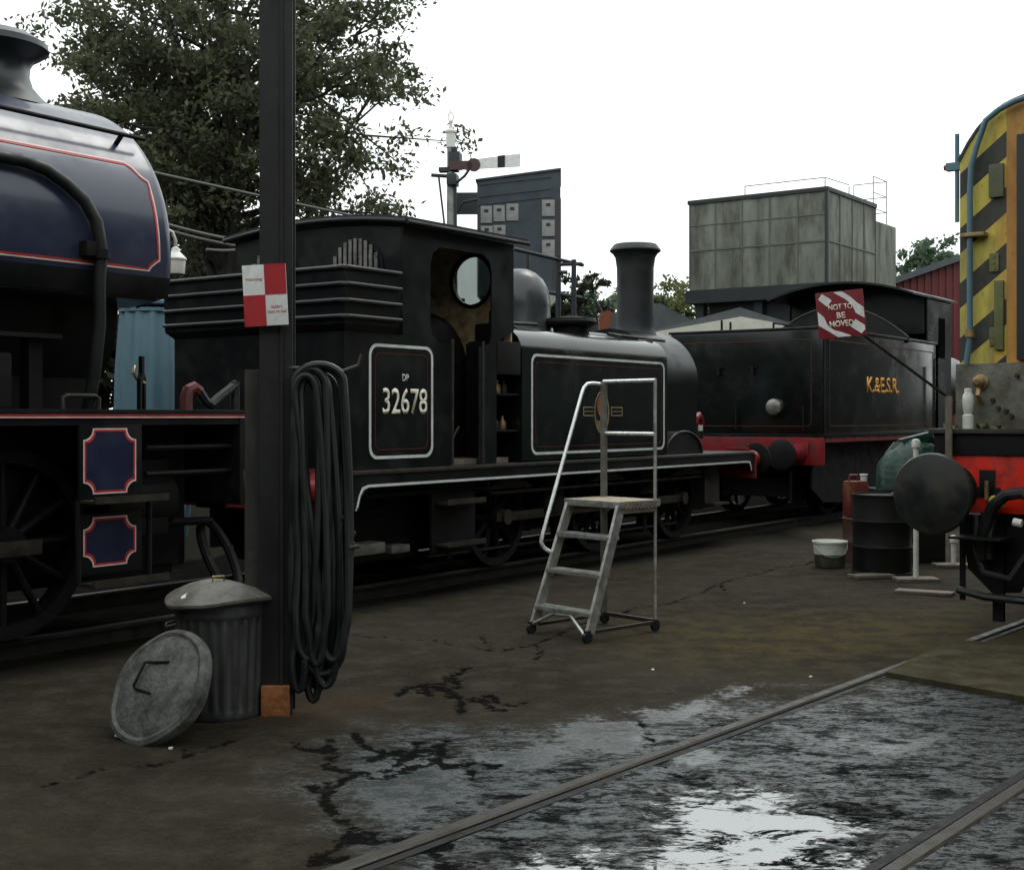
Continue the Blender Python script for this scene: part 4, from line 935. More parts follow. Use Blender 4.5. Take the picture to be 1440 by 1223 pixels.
# ------------------------------------------------------------------ steel post with sign and hoses
def post():
    p = Vector((-1.27, 7.13, 0))
    t = thing('steel_post', 'tall dark steel post in the foreground carrying the hanging hoses', 'post', p, R(4))
    mb = MB(); b, h = .176, .15
    for s in (-1,1): mb.box(-b/2, b/2, s*h/2-.008, s*h/2+.008, 0, 5.2, .003)
    mb.box(-.006,.006,-h/2,h/2,0,5.2)
    mb.box(-.006+.03,.006+.032,-h/2-.02,-h/2-.008,0,5.2); mb.build('column', M['postdk'], t)
    mb = MB(); mb.box(-.172,-.085,-.04,.1,.62,1.85,.004); mb.build('timber_packing', M['postgrey'], t)
    mb = MB(); mb.box(-.075,.075,-.125,.11,0,.16,.006); mb.build('rusty_foot', M['rust'], t)
    mb = MB(); mb.tube([(.05,-.07,1.86),(.2,-.09,1.85),(.36,-.1,1.84),(.44,-.1,1.87),(.46,-.1,1.93)], .012); mb.build('hook', M['grime'], t)
    s = thing('chequer_sign', 'small red and white chequered sign with faint red lettering fixed to the steel post', 'sign', at(373, 415, 7.0), R(-3))
    w_, h_ = .117, .163
    mb = MB(); mb.box(-w_,w_,-.004,.004,-h_,h_,.0015); bd = mb.build('board', M['sign_white'], s)
    for (x0,x1,z0,z1) in ((.001,w_,.002,h_),(-w_,.001,-h_,.002)):
        mb = MB(); mb.box(x0,x1,-.0065,-.0035,z0,z1); mb.build('red_square', M['sign_red'], s)
    Mx = sideM(-.0042)
    text('Warning', -.058, .085, .095, .022, 'lettering', M['textred'], s, Mx, .001)
    text('ladders\nmust be tied', .06, -.075, .1, .045, 'lettering', M['textred'], s, Mx, .001)
    s.rotation_euler = (0, R(-3), R(-3))
    # bundle of hoses: each loop is its own thing
    rr = random.Random(11)
    names = ['outermost black hose loop of the bundle on the post, reaching furthest right', 'second black hose loop, just inside the outermost one on the post', 'black hose loop hanging lowest of the bundle, almost on the ground']
    N = 15
    for i in range(N):
        k = i/(N-1)
        x0 = .09+rr.uniform(0,.05); wd = .255-.15*k+rr.uniform(-.03,.03); bot = .30-.12*k+rr.uniform(-.14,.12); top = 1.875-.06*k*rr.random()-.012*(i%5)
        dy = -.13+.022*(i%6)+rr.uniform(-.005,.005); lean = rr.uniform(-.07,.06)
        if i == 0: x0, wd, bot, lean = .1, .265, .30, .02
        if i == 1: x0, wd, bot, lean = .1, .25, .22, .03
        if i == 2: x0, wd, bot, lean = .09, .19, .07, -.03
        pts = []
        x1 = x0+wd
        r1 = (x1-x0)/2
        for k in range(13):
            a = math.pi*(1-k/12); pts.append((x0+r1+r1*math.cos(a), dy, top-.1+.1*math.sin(a)))
        zb = bot+.16
        for k in range(1, 12):
            f = k/12; pts.append((x1+.02*math.sin(f*3.1)+lean*f-.0*f, dy+.03*math.sin(4*f+i*1.7)*f, top-.1-(top-.1-zb)*f))
        xb = x1+lean-.02
        rb = max(.035, (xb-x0)/2*(.35+.6*rr.random()))
        for k in range(13):
            a = -math.pi*k/12; pts.append((xb-rb+rb*math.cos(a), dy+.015*math.sin(5+i)+.02*math.sin(k/12*3), zb+.16*math.sin(a)))
        xe = xb-2*rb
        for k in range(1, 12):
            f = k/12; pts.append((xe+(x0-xe)*f+.022*math.sin(f*5+i*2)*(1-f), dy+.02*math.sin(f*4+i*2), zb+(top-.1-zb)*f))
        mb = MB(); mb.tube(pts, .0205, 8, closed=True); o = mb.build('hose', M['rubber']); o.location = p; o.rotation_euler = (0,0,R(4))
        if i < 3: tag(o, names[i], 'hose', 'hoses hanging on the steel post')
        else: tag(o, 'one of the tangled black hose loops bunched close against the steel post', 'hose', 'hoses hanging on the steel post')
        if i in (0, 4, 5):
            q = Vector(pts[19 if i else 20]); mb = MB(); mb.cyl(q+Vector((0,0,-.03)), q+Vector((0,0,.03)), .027, n=14); mb.cyl(q+Vector((-.0,-.03,.0)), q+Vector((.05,-.03,.01)), .012); mb.build('hose_clip', M['grime'], o)
post()

# ------------------------------------------------------------------ dustbin and the spare lid
def dustbin():
    p = gnd(310, 1003); p = Vector((p.x, p.y, 0))
    t = thing('dustbin', 'round galvanised dustbin with its dented lid on, at the foot of the steel post', 'dustbin', p, .3)
    mb = MB()
    n = 192; rings = []
    def ring(r, z, corr): return [mb.bm.verts.new(((r+corr*math.cos(24*2*math.pi*i/n))*math.cos(2*math.pi*i/n), (r+corr*math.cos(24*2*math.pi*i/n))*math.sin(2*math.pi*i/n), z)) for i in range(n)]
    for r, z, c in ((.21,.0,0),(.222,.004,0),(.228,.02,0),(.222,.05,0),(.222,.07,.006),(.232,.5,.006),(.233,.53,0),(.240,.54,0),(.241,.56,0),(.236,.575,0),(.236,.60,0),(.245,.61,0),(.247,.625,0),(.24,.635,0)): rings.append(ring(r, z, c))
    for a, b in zip(rings, rings[1:]): mb.bridge(a, b)
    mb.bm.faces.new(rings[0][::-1]); mb.bm.faces.new(rings[-1]); mb.build('body', M['galv'], t)
    for s in (-1,1):
        mb = MB(); mb.tube([(s*.235,-.06,.5),(s*.28,-.05,.49),(s*.285,0,.485),(s*.28,.05,.49),(s*.235,.06,.5)], .008); mb.build('handle', M['galv'], t)
    mb = MB(); n = 56; rings = []
    rr = random.Random(5)
    for r, z in ((.275,.612),(.287,.622),(.287,.636),(.265,.650),(.20,.682),(.12,.706),(.06,.717),(.01,.719)):
        ring_ = []
        for i in range(n):
            a = 2*math.pi*i/n; k = 1+.03*math.sin(3*a+1)*(r>.2); dz = -.018*math.sin(2*a+.8)*(r/.26)+(.01*math.exp(-((a-4.0)/.3)**2) if r > .1 else 0)
            ring_.append(mb.bm.verts.new((r*k*math.cos(a), r*k*math.sin(a), z+dz)))
        rings.append(ring_)
    for a, b in zip(rings, rings[1:]): mb.bridge(a, b)
    mb.bm.faces.new(rings[-1]); mb.bm.faces.new(rings[0][::-1]); ld = mb.build('lid', M['lid'], t); ld.rotation_euler = (R(2), R(-1), 0)
    mb = MB(); mb.tube([(-.03,0,.712),(-.03,0,.742),(.03,0,.742),(.03,0,.712)], .006); mb.build('lid_handle', M['brass'], ld)
    mb = MB(); mb.prism([(.07*math.cos(a)*(1 if a<3.6 else .5), .036*math.sin(a)) for a in [2*math.pi*i/14 for i in range(14)]], lambda x,y,d: (-.135+x,-.115+y,.655+d-(.5*y if 0 else 0)+.33*(x*.76+y*.65)), .012, .022); mb.build('white_scrap', M['whiteplastic'], ld)
    # the lid leaning on the bin
    s = thing('spare_bin_cover', 'battered grey dustbin lid leaning on its edge against the dustbin', 'lid', (0,0,0))
    cpos = at(222, 965, 6.55); 
    mb = MB(); rings = []; n = 64
    for r, z in ((.265,-.05),(.302,-.05),(.308,-.02),(.302,.004),(.28,.016),(.262,.008),(.25,.014),(.22,.024),(.14,.036),(.06,.042),(.01,.044)):
        ring_ = [mb.bm.verts.new((r*(1+.012*math.sin(3*a+2))*math.cos(a), r*(1+.008*math.sin(2*a))*math.sin(a), z+.006*math.sin(5*a)*(r>.15))) for a in [2*math.pi*i/n for i in range(n)]]; rings.append(ring_)
    for a, b in zip(rings, rings[1:]): mb.bridge(a, b)
    mb.bm.faces.new(rings[-1]); mb.bm.faces.new(rings[0][::-1])
    o = mb.build('lid_disc', M['lidgrey'], s)
    mb = MB(); mb.tube([(.05,.12,.04),(-.085,.10,.05),(-.09,.095,.06),(-.10,-.03,.06),(-.095,-.04,.05),(.02,-.05,.04)], .0075, 8); mb.build('handle', M['frame'], s)
    # disc normal faces the camera, a little left and up; long axis tilted to the right
    nrm = Vector((-.48, -.715, .515)).normalized(); up = Vector((0,0,1)); X = up.cross(nrm).normalized(); Y = nrm.cross(X)
    mat = Matrix((X, Y, nrm)).transposed().to_4x4()
    s.matrix_world = Matrix.Translation(cpos) @ mat
dustbin()

# ------------------------------------------------------------------ stepladder
def ladder():
    a = -.828; X, Y = .892, 9.992
    t = thing('platform_steps', 'aluminium platform stepladder with handrail standing on the tarmac before the black engine', 'stepladder', (X, Y, 0), a)
    w, dep, run, z, zt, sp = .516, .371, .383, .966, 1.867, .029
    h = w/2
    FLb = (-h-sp, -dep-run, 0); FRb = (h+sp, -dep-run, 0); pL = (-h, -dep, z); pR = (h, -dep, z)
    def bar(mb, p, q, a_, b_):
        p, q = Vector(p), Vector(q); d = (q-p).normalized(); s = Vector((1,0,0)); u = d.cross(s).normalized(); s = u.cross(d)
        V = [mb.bm.verts.new(o+s*i*a_/2+u*j*b_/2) for o in (p, q) for i, j in ((-1,-1),(1,-1),(1,1),(-1,1))]
        for f in ((3,2,1,0),(4,5,6,7),(0,1,5,4),(1,2,6,5),(2,3,7,6),(3,0,4,7)): mb.bm.faces.new([V[k] for k in f])
    for p, q in ((FLb, pL), (FRb, pR)):
        mb = MB(); p2 = Vector(p)+(Vector(q)-Vector(p))*.07; bar(mb, p2, q, .026, .075); mb.build('stile', M['alu'], t)
    def on(f, s): 
        p, q = (FLb, pL) if s < 0 else (FRb, pR); return Vector(p)+(Vector(q)-Vector(p))*f
    for f in (.20, .475, .745):
        p, q = on(f,-1), on(f,1); mb = MB(); mb.box(p.x, q.x, p.y-.05, p.y+.07, p.z-.016, p.z+.014, .004)
        for k in range(4): mb.box(p.x+.01, q.x-.01, p.y-.04+.028*k, p.y-.03+.028*k, p.z+.014, p.z+.019)
        mb.build('tread', M['alu'], t)
    mb = MB(); p, q = on(.17,-1), on(.17,1); mid = (p+q)/2
    mb.tube([on(.07,-1)+Vector((0,-.03,0)), mid+Vector((-.09,-.03,.0)), mid+Vector((.09,-.03,.0)), on(.04,1)+Vector((0,-.03,0))], .013); mb.build('front_brace', M['alu'], t)
    mb = MB(); mb.box(-h-.02, h+.02, -dep-.03, .02, z-.012, z+.012, .004); pf = mb.build('platform', M['ply'], t)
    mb = MB(); mb.box(-h-.028,h+.028,-dep-.045,-dep-.03,z-.035,z+.014,.004); mb.box(-h-.028,h+.028,.02,.03,z-.035,z+.014,.004)
    for s in (-1,1): mb.box(s*(h+.02),s*(h+.028),-dep-.03,.02,z-.035,z+.014)
    mb.build('platform_edge', M['alu'], t)
    mb = MB()
    for k in range(9): mb.box(h+.0285,h+.031,-dep+.01+.04*k,-dep+.03+.04*k,z-.045,z+.004)
    mb.box(h+.005,h+.02,-dep,.0,z-.075,z-.036,.003); mb.box(-h-.02,-h-.005,-dep,.0,z-.075,z-.036,.003); mb.build('edge_ribs', M['wood'], t)
    mb = MB(); mb.box(-h-.028,-h+.012,-.02,.018,.05,zt,.003); mb.build('rear_post', pm('dull_aluminium', (.2,.195,.17), .5, metal=.5, var=.3, scale=9, dirt=(.1,.085,.06), dscale=7), t)
    mb = MB(); mb.cyl((h,0,.05),(h,0,zt),.013,n=14); mb.build('rear_post', M['alu'], t)
    for zz in (zt, zt-.40):
        mb = MB(); mb.cyl((-h-.01,0,zz),(h+.005,0,zz),.0145,n=14); mb.build('guard_rail', M['alubright'], t)
    mb = MB(); x = -h-.03
    d = Vector((0,-run,-z)).normalized()
    P = [(x,0,zt-.02),(x,-.10,zt-.015),(x,-.16,zt-.02),(x,-.20,zt-.05),(x,-.225,zt-.1)]
    P2 = Vector((x,-.225,zt-.1)); e = Vector((x-.02,-.62,.72)); P += [tuple(P2+(e-P2)*k/6) for k in range(1,7)]
    P += [(x-.02,-.635,.66),(x-.015,-.61,.62),(x-.01,-.55,.585),(x,-.50,.56)]
    mb.tube(P, .0145, 12); mb.build('handrail', M['alubright'], t)
    for p in (FLb, FRb, (-h,0,0), (h,0,0)):
        mb = MB(); mb.cyl((p[0]-.014,p[1],.04),(p[0]+.014,p[1],.04),.04,n=20); mb.box(p[0]-.02,p[0]+.02,p[1]-.02,p[1]+.02,.045,.09,.004); mb.build('castor', M['rubber'], t)
    mb = MB(); mb.box(-h,h,-.015,.015,.06,.09,.003); mb.box(h-.01,h+.015,-dep-run+.05,0,.055,.08,.003); mb.box(-h-.02,-h+.005,-dep-run+.05,0,.055,.08,.003); mb.build('base_frame', M['grime'], t)
ladder()

# ------------------------------------------------------------------ clutter on the right
def clutter():
    p = gnd(1167, 797)
    t = thing('bucket', 'grubby white bucket standing on the tarmac left of the dark drum', 'bucket', p)
    mb = MB(); mb.lathe([(.145,0),(.155,.008),(.165,.14)], (0,0,0), n=28, caps=True); mb.build('lower_body', pm('soiled_bucket', (.05,.048,.03), .6, var=.6, scale=8), t)
    mb = MB(); mb.lathe([(.1655,.14),(.175,.255),(.185,.258),(.185,.28),(.178,.282),(.16,.15),(.02,.15)], (0,0,0), n=28); mb.build('upper_body', M['whiteplastic'], t)
    mb = MB(); mb.tube([(.18*math.cos(a),.18*math.sin(a)-.0,.26-.14*math.sin(a) if math.sin(a)>0 else .26+.14*math.sin(a)) for a in [math.pi+math.pi*i/12 for i in range(13)]], .004); mb.build('handle', M['steel'], t)
    p = gnd(1240, 806)
    t = thing('oil_drum', 'dark oil drum standing behind the big round buffer', 'drum', p)
    mb = MB(); mb.lathe([(.29,0),(.3,.005),(.3,.02),(.292,.03),(.292,.26),(.303,.28),(.292,.30),(.292,.52),(.303,.54),(.292,.56),(.292,.78),(.3,.79),(.3,.81),(.285,.81),(.28,.795),(.02,.795)], (0,0,0), n=36); mb.build('drum_body', M['frame'], t)
    mb = MB(); mb.cyl((.15,.1,.795),(.15,.1,.815),.03); mb.build('bung', M['steel'], t)
    p = gnd(1203, 789)
    t = thing('brown_drum', 'narrow brown drum standing behind the bucket with a red can on top', 'drum', p)
    mb = MB(); mb.lathe([(.14,0),(.145,.01),(.14,.03),(.14,.2),(.147,.22),(.14,.24),(.14,.46),(.147,.475),(.14,.485),(.02,.48)], (0,0,0), n=28); mb.build('drum_body', M['spoil'], t)
    q = Vector((p.x, p.y, .487))
    t = thing('fuel_can', 'worn red can with a white cap on top of the brown drum', 'can', q, .3)
    mb = MB(); mb.box(-.12,.12,-.08,.08,0,.4,.03); mb.build('can_body', M['redcan'], t)
    mb = MB(); mb.tube([(-.08,0,.4),(-.07,0,.46),(.02,0,.46),(.03,0,.4)], .014); mb.build('can_handle', M['redcan'], t)
    mb = MB(); mb.lathe([(.035,0),(.04,.06),(.045,.065),(.045,.08),(.02,.08)], (.085,-.03,.395), n=18); mb.build('cap', M['whiteplastic'], t)
    # green cover
    c = at(1272, 690, 14.6); 
    t = thing('green_cover', 'crumpled green cover heaped on a dark crate behind the big round buffer', 'cover', (c.x, c.y, 0))
    mb = MB(); rr = random.Random(3)
    prof = [(.0,1.33,.0),(.1,1.32,.0),(.2,1.28,0),(.3,1.15,0),(.34,.9,0),(.36,.7,0)]
    rings = []
    for k, z, _ in prof:
        ring_ = []
        for i in range(28):
            a = 2*math.pi*i/28; f = 1+.12*math.sin(5*a+k*9)+.07*math.sin(9*a+2-k*6)+rr.uniform(-.09,.09)
            ring_.append(mb.bm.verts.new((k*f*math.cos(a)+.08*(1.33-z)*-1*0, k*f*.8*math.sin(a), z+.12*math.cos(a)*(z>.6)*(k/.3)+rr.uniform(-.04,.03))))
        rings.append(ring_)
    for a, b in zip(rings, rings[1:]): mb.bridge(a, b)
    bmesh.ops.remove_doubles(mb.bm, verts=mb.bm.verts, dist=1e-4)
    mb.build('cover_sheet', M['green'], t, smooth=85)
    mb = MB(); mb.box(-.36,.36,-.3,.3,0,.8,.02); mb.build('crate', M['frame'], t)
    mb = MB(); mb.box(-.18,.18,-.08,.08,-.05,.05,.03, Matrix.Translation((.12,0,1.34)) @ Matrix.Rotation(R(-14),4,'Y')); mb.build('top_fold', M['green'], t)
    for (u, v, top, lab, r) in ((1288, 817, 617, 'taller white post with a round cap behind the round buffer', .026), (1341, 797, 752, 'short white post to the right of the taller one', .026)):
        p = gnd(u, v); h = H-(top-HV)/F*p.y
        t = thing('marker_post', lab, 'post', p)
        mb = MB(); mb.cyl((0,0,.02),(0,0,h-.04),r,n=18); mb.build('tube', M['whiteplastic'], t)
        mb = MB(); mb.lathe([(r*1.5,0),(r*1.6,.05),(r*1.2,.075),(.005,.08)], (0,0,h-.08), n=20); mb.build('cap', M['whiteplastic'], t)
        mb = MB(); mb.box(-.2,.2,-.12,.12,0,.035,.006); mb.build('base', M['wood'], t)
    for (u, v, s, rz, lab) in ((1225, 812, (.42,.2,.035), .3, 'flat timber offcut lying on the ground before the dark drum'), (1300, 835, (.5,.18,.03), -.5, 'dirty board lying flat below the round buffer')):
        mb = MB(); mb.box(-s[0]/2,s[0]/2,-s[1]/2,s[1]/2,.002,s[2],.006); o = mb.build('timber_offcut', M['wood']); o.location = gnd(u, v); o.rotation_euler = (0,0,rz); tag(o, lab, 'board')
    # slab between the rails
    P = [gnd(*q) for q in ((1245,952),(1480,995),(1560,925),(1340,905))]
    mb = MB(); mb.prism([(q.x,q.y) for q in P], XY, .0, .035); o = mb.build('cover_slab', pm('earthy_slab', (.058,.051,.031), .9, var=.45, scale=6, dirt=(.035,.03,.018), dscale=4, damt=.8, bump=.35, spec=.03)); tag(o, 'flat brownish slab lying between the rails at the right edge', 'slab')
    rr = random.Random(9)
    for (u, v, s) in ((1047,848,.009),(1140,952,.009),(918,942,.009),(165,1035,.012),(240,1052,.010)):
        mb = MB(); g = bmesh.ops.create_icosphere(mb.bm, subdivisions=1, radius=s)
        for q in g['verts']: q.co = Vector((q.co.x*1.4, q.co.y, q.co.z*.7))+Vector((rr.uniform(-.3,.3),)*3)*s
        o = mb.build('pebble', M['whiteplastic'], smooth=0); p = gnd(u, v); o.location = (p.x, p.y, s*.4); tag(o, 'tiny pale stone lying on the dark tarmac', 'stone', 'pale stones on the tarmac')
clutter()

# ------------------------------------------------------------------ behind the engines
def background():
    # pale blue corrugated vessel
    c = at(217, 585, 14.2)
    t = thing('blue_container', 'pale blue corrugated steel container behind the blue engine', 'container', (c.x, c.y, 0))
    n = 96; mb = MB(); rings = []
    for r, z in ((.34,0.3),(.4,.8),(.41,1.6),(.40,2.1),(.36,2.6),(.345,2.72)):
        rings.append([mb.bm.verts.new(((r+.016*math.cos(14*a))*math.cos(a), (r+.016*math.cos(14*a))*math.sin(a), z)) for a in [2*math.pi*i/n for i in range(n)]])
    for a, b in zip(rings, rings[1:]): mb.bridge(a, b)
    mb.bm.faces.new(rings[0][::-1]); mb.bm.faces.new(rings[-1]); mb.build('shell', M['lightblue'], t)
    for z in (2.7, 2.78):
        mb = MB(); mb.lathe([(.34,0),(.37,.01),(.37,.04),(.34,.05)], (0,0,z), n=40); mb.build('rim', M['lightblue'], t)
    mb = MB(); mb.lathe([(.3,0),(.28,.08),(.1,.14),(.02,.15)], (0,0,2.83), n=32); mb.cyl((.1,0,2.9),(.1,0,3.05),.05); mb.build('lid', M['lightblue'], t)
    mb = MB()
    for a in (0.5,2,3.6,5.2): mb.box(.3*math.cos(a)-.03,.3*math.cos(a)+.03,.3*math.sin(a)-.03,.3*math.sin(a)+.03,0,.35)
    mb.build('stand', M['frame'], t)
    # lamp with swan neck
    d = 18; c = at(247, 370, d); x = at(196, 300, d)
    t = thing('yard_lamp', 'white yard lamp hanging from a swan neck bracket beside the blue tank', 'lamp', (x.x, d, 0))
    mb = MB(); mb.cyl((0,0,0),(0,0,4.5),.05,.04); mb.build('post', M['darksteel'], t)
    dx = c.x-x.x; zt = at(0,322,d).z
    mb = MB(); mb.tube([(0,0,4.3),(dx*.4,0,4.32),(dx*.75,0,zt),(dx*.92,0,zt-.05),(dx,0,zt-.16),(dx,0,zt-.24)], .022); mb.build('swan_neck', M['steel'], t)
    z0 = at(0,386,d).z
    mb = MB(); mb.lathe([(.11,0),(.12,.01),(.135,.2),(.13,.21)], (dx,0,z0), n=24); mb.build('globe', pm('frosted_globe', (.45,.42,.36), .4, var=.15), t)
    mb = MB(); mb.lathe([(.15,.2),(.15,.22),(.09,.28),(.06,.31),(.05,.36),(.02,.38)], (dx,0,z0), n=24); mb.build('shade', M['whiteplastic'], t)
    # overhead pipes
    for (p, q, r, lab) in (((150,228,24),(700,345,34),.03,'long overhead cable sloping down in front of the big tree'), ((225,313,22),(352,341,24),.03,'upper of two short pipe runs left of the cab roof'), ((225,321,22),(352,349,24),.03,'lower of two short pipe runs left of the cab roof'), ((290,351,22),(352,349,22.5),.025,'short level pipe under the two pipe runs')):
        a, b = at(*p), at(*q); P = [a+(b-a)*k/10-Vector((0,0,.03*math.sin(math.pi*k/10))) for k in range(11)]
        mb = MB(); mb.tube(P, r, 8); o = mb.build('pipe_run', M['cable']); tag(o, lab, 'pipe')
    # water tank on its tower
    k = 1.4; P0 = Vector((7.18,30))*k; PL = Vector((4.29,32))*k; PR = Vector((8.97,32.5))*k
    ex = (PR-P0); ey = (PL-P0); Lx, Ly = ex.length, ey.length; ang = math.atan2(ex.y, ex.x)
    zt, zb = 1.6+322*42/1850, 1.6+188*42/1850
    t = thing('water_tank', 'large weathered panelled water tank raised above the engine cab', 'water tank', (P0.x, P0.y, 0), ang)
    mb = MB(); mb.box(0,Lx,0,Ly,zb,zt,.03); mb.build('tank_body', M['concrete'], t)
    mb = MB()
    for i in range(6): y = Ly*i/5; mb.box(-.035,.0,max(0,y-.02),min(Ly,y+.02),zb+.05,zt-.1)
    for i in range(5): x = Lx*i/4; mb.box(max(0,x-.02),min(Lx,x+.02),-.035,.0,zb+.05,zt-.1)
    for j in (1,): 
        z = zb+(zt-zb)*.44; mb.box(-.03,0,.0,Ly,z-.025,z+.025); mb.box(0,Lx,-.03,0,z-.025,z+.025); z2 = zb+(zt-zb)*.72; mb.box(-.02,0,.0,Ly,z2-.015,z2+.015)
    mb.build('panel_seam', pm('seam_grey', (.125,.13,.108), .8, var=.3, scale=2), t)
    mb = MB(); mb.box(-.06,Lx+.05,-.06,Ly+.05,zt-.12,zt+.02,.01); mb.box(-.05,.05,-.05,.05,zb,zt); mb.build('rim', M['darksteel'], t)
    mb = MB(); mb.box(Lx,Lx+2.1,.0,1.4,zb,zt-.55,.02); mb.build('side_cistern', M['concrete'], t)
    mb = MB(); mb.box(-.1,Lx+1.2,-.1,Ly+.1,zb-.45,zb-.002); 
    for x in (.3,Lx-.3):
        for y in (.3,Ly/2,Ly-.3): mb.box(x-.15,x+.15,y-.15,y+.15,0,zb-.45)
    mb.box(.5,Lx-.5,.5,Ly-.5,3.2,zb-.45); mb.build('support_tower', M['darksteel'], t)
    mb = MB(); R_ = .022
    zr = zt+.33
    for (x, y) in ((.1,2.9),(.1,.1),(Lx*.5,.1)): mb.cyl((x,y,zt),(x,y,zr+.0),R_,n=8)
    mb.tube([(.1,2.9,zr),(.1,.1,zr),(Lx*.5,.1,zr+.05)], .018)
    for (x, y) in ((Lx+.1,.1),(Lx+1.4,.1),(Lx+1.4,1.3)): mb.cyl((x,y,zt-.6),(x,y,zt+1.0),R_,n=8)
    for z in (zt+1.0,zt+.45,zt-.1): mb.tube([(Lx+.1,.1,z),(Lx+1.4,.1,z),(Lx+1.4,1.3,z)], .018)
    mb.build('railing', M['steel'], t)
    # coaling tower with pale panels
    A = at(671,255,41.8); B = at(788,240,40); ex = Vector((B.x-A.x, B.y-A.y)); L = ex.length
    t = thing('coaling_tower', 'tall blue grey clad tower with rows of pale panels behind the signal', 'tower', (A.x, A.y, 0), R(-2.2))
    L = 117/F*41.8; zt = A.z; zr = 1.6+(HV-240)/F*41.8
    mb = MB(); mb.prism([(0,5.4),(L,5.4),(L,zr),(0,zt)], XZ, 0, 3); mb.build('cladding', M['slate'], t)
    mb = MB(); mb.box(L-.22,L+.02,-.03,2.9,5.3,zt-.55); mb.build('corner_sheet', pm('brownish_sheet', (.05,.046,.05), .7, var=.2, scale=2), t)
    mb = MB(); 
    for z in (zt-.12,zt-.5,zt-.75): mb.prism([(.02,z-.02),(L-.3,z+.25-.02),(L-.3,z+.25+.02),(.02,z+.02)], XZ, -.03, 0)
    mb.prism([(-.05,zt),(L+.02,zr),(L+.02,zr+.06),(-.05,zt+.06)], XZ, -.06, 3.05); mb.build('cladding_rail', M['slate'], t)
    sc = 41.8/1850
    for (u0,u1,v0,v1) in ((676,692,290,314),(694,710,289,312),(712,729,287,311),(676,693,318,336),(694,711,317,336),(762,780,282,305),(762,780,310,333),(762,780,338,361)):
        x0 = L*(u0-671)/117; x1 = L*(u1-671)/117; sl = 15*((u0+u1)/2-671)/117*0
        mb = MB(); mb.box(x0,x1,-.05,-.001,1.6+(HV-v1)*sc,1.6+(HV-v0)*sc,.012); pp = mb.build('pale_panel', M['palepanel'], t)
        xm, zm = (x0+x1)/2, 1.6+(HV-v0-.3*(v1-v0))*sc; mb = MB(); mb.box(xm-.07,xm+.07,-.056,-.0495,zm-.05,zm+.05); mb.build('vent', M['darksteel'], pp)
    mb = MB(); mb.box(.3,L-.5,.4,2.5,0,5.4); mb.build('base', M['darksteel'], t)
    mb = MB(); mb.prism([(1.3,5.35),(2.6,5.5),(2.5,5.2),(2.2,4.9),(1.4,4.75)], XZ, -.7, 0); mb.build('chute', pm('pale_chute', (.4,.38,.35), .6, var=.25, scale=3), t)
    mb = MB(); mb.box(-.7,.0,.0,.4,zt-1.0,zt-.35,.02); mb.box(-.7,.0,-.02,.0,zt-1.05,zt-.98); mb.build('side_box', M['darksteel'], t)
    # walkway railing
    d = 24
    t = thing('walkway_railing', 'dark tubular walkway railing above the engine dome', 'railing', (0,0,0))
    def seg(mb, p, q, r=.035): mb.tube([at(*p), at(*q)], r, 8)
    mb = MB(); seg(mb,(785,360,d),(785,455,d+.1),.05); seg(mb,(807,365,d),(807,700,d+.2),.045); seg(mb,(742,355,d),(742,700,d),.045); mb.build('upright', M['darksteel'], t)
    mb = MB(); seg(mb,(722,350,d-.6),(820,373,d+.3)); seg(mb,(785,372,d),(818,371,d+.2)); seg(mb,(768,411,d),(818,419,d+.2)); seg(mb,(786,383,d),(798,383,d)); mb.build('rail_bar', M['darksteel'], t)
    mb = MB(); mb.box(-.25,.25,-.4,.4,-.07,.0, 0, Matrix.Translation(at(800,470,d))); mb.build('deck', M['darksteel'], t)
    # semaphore signal
    d = 28; p = at(634, 585, d); Zs = lambda v: 1.6+(HV-v)/F*d; s = d/F
    t = thing('semaphore_signal', 'semaphore signal with white arm and black band on a slender white post', 'signal', (p.x, d, 0), R(-8))
    mb = MB(); mb.cyl((0,0,0),(0,0,Zs(205)),.12,.08,n=14); mb.build('post', pm('grey_white_post', (.3,.3,.29), .6, var=.35, scale=4, dirt=(.06,.05,.05), dscale=3, damt=.8), t)
    mb = MB(); mb.lathe([(.10,0),(.10,.3),(.12,.32),(.12,.36),(.05,.4),(.03,.5),(.05,.55),(.02,.6)], (0,0,Zs(208)), n=16); f = mb.build('finial', M['whiteplastic'], t)
    mb = MB(); mb.tube([(.06*math.cos(a),0,Zs(165)+.09*math.sin(a)) for a in [2*math.pi*i/14 for i in range(14)]], .012, 6, closed=True); mb.cyl((0,0,Zs(159)),(0,0,Zs(155)),.012); mb.build('finial_ring', M['whiteplastic'], f)
    def X(u): return (u-634)*s*1.02
    yy = -.16
    mb = MB(); mb.prism([(X(672),Zs(241)),(X(672),Zs(227)),(X(732),Zs(221)),(X(732),Zs(239))], XZ, yy-.012, yy+.012); am = mb.build('arm', M['sign_white'], t)
    mb = MB(); mb.prism([(X(701),Zs(240)),(X(701),Zs(223.5)),(X(711),Zs(222.5)),(X(711),Zs(239.5))], XZ, yy-.018, yy+.018); mb.build('black_band', M['black'], am)
    mb = MB()
    for (u, v, r) in ((668,235,.14),(660,236,.1)): mb.cyl((X(u),yy-.03,Zs(v)),(X(u),yy+.03,Zs(v)),r,n=20)
    mb.box(X(634),X(662),yy-.02,yy+.04,Zs(241),Zs(229)); mb.build('spectacle', pm('spectacle_red', (.05,.012,.012), .4), am)
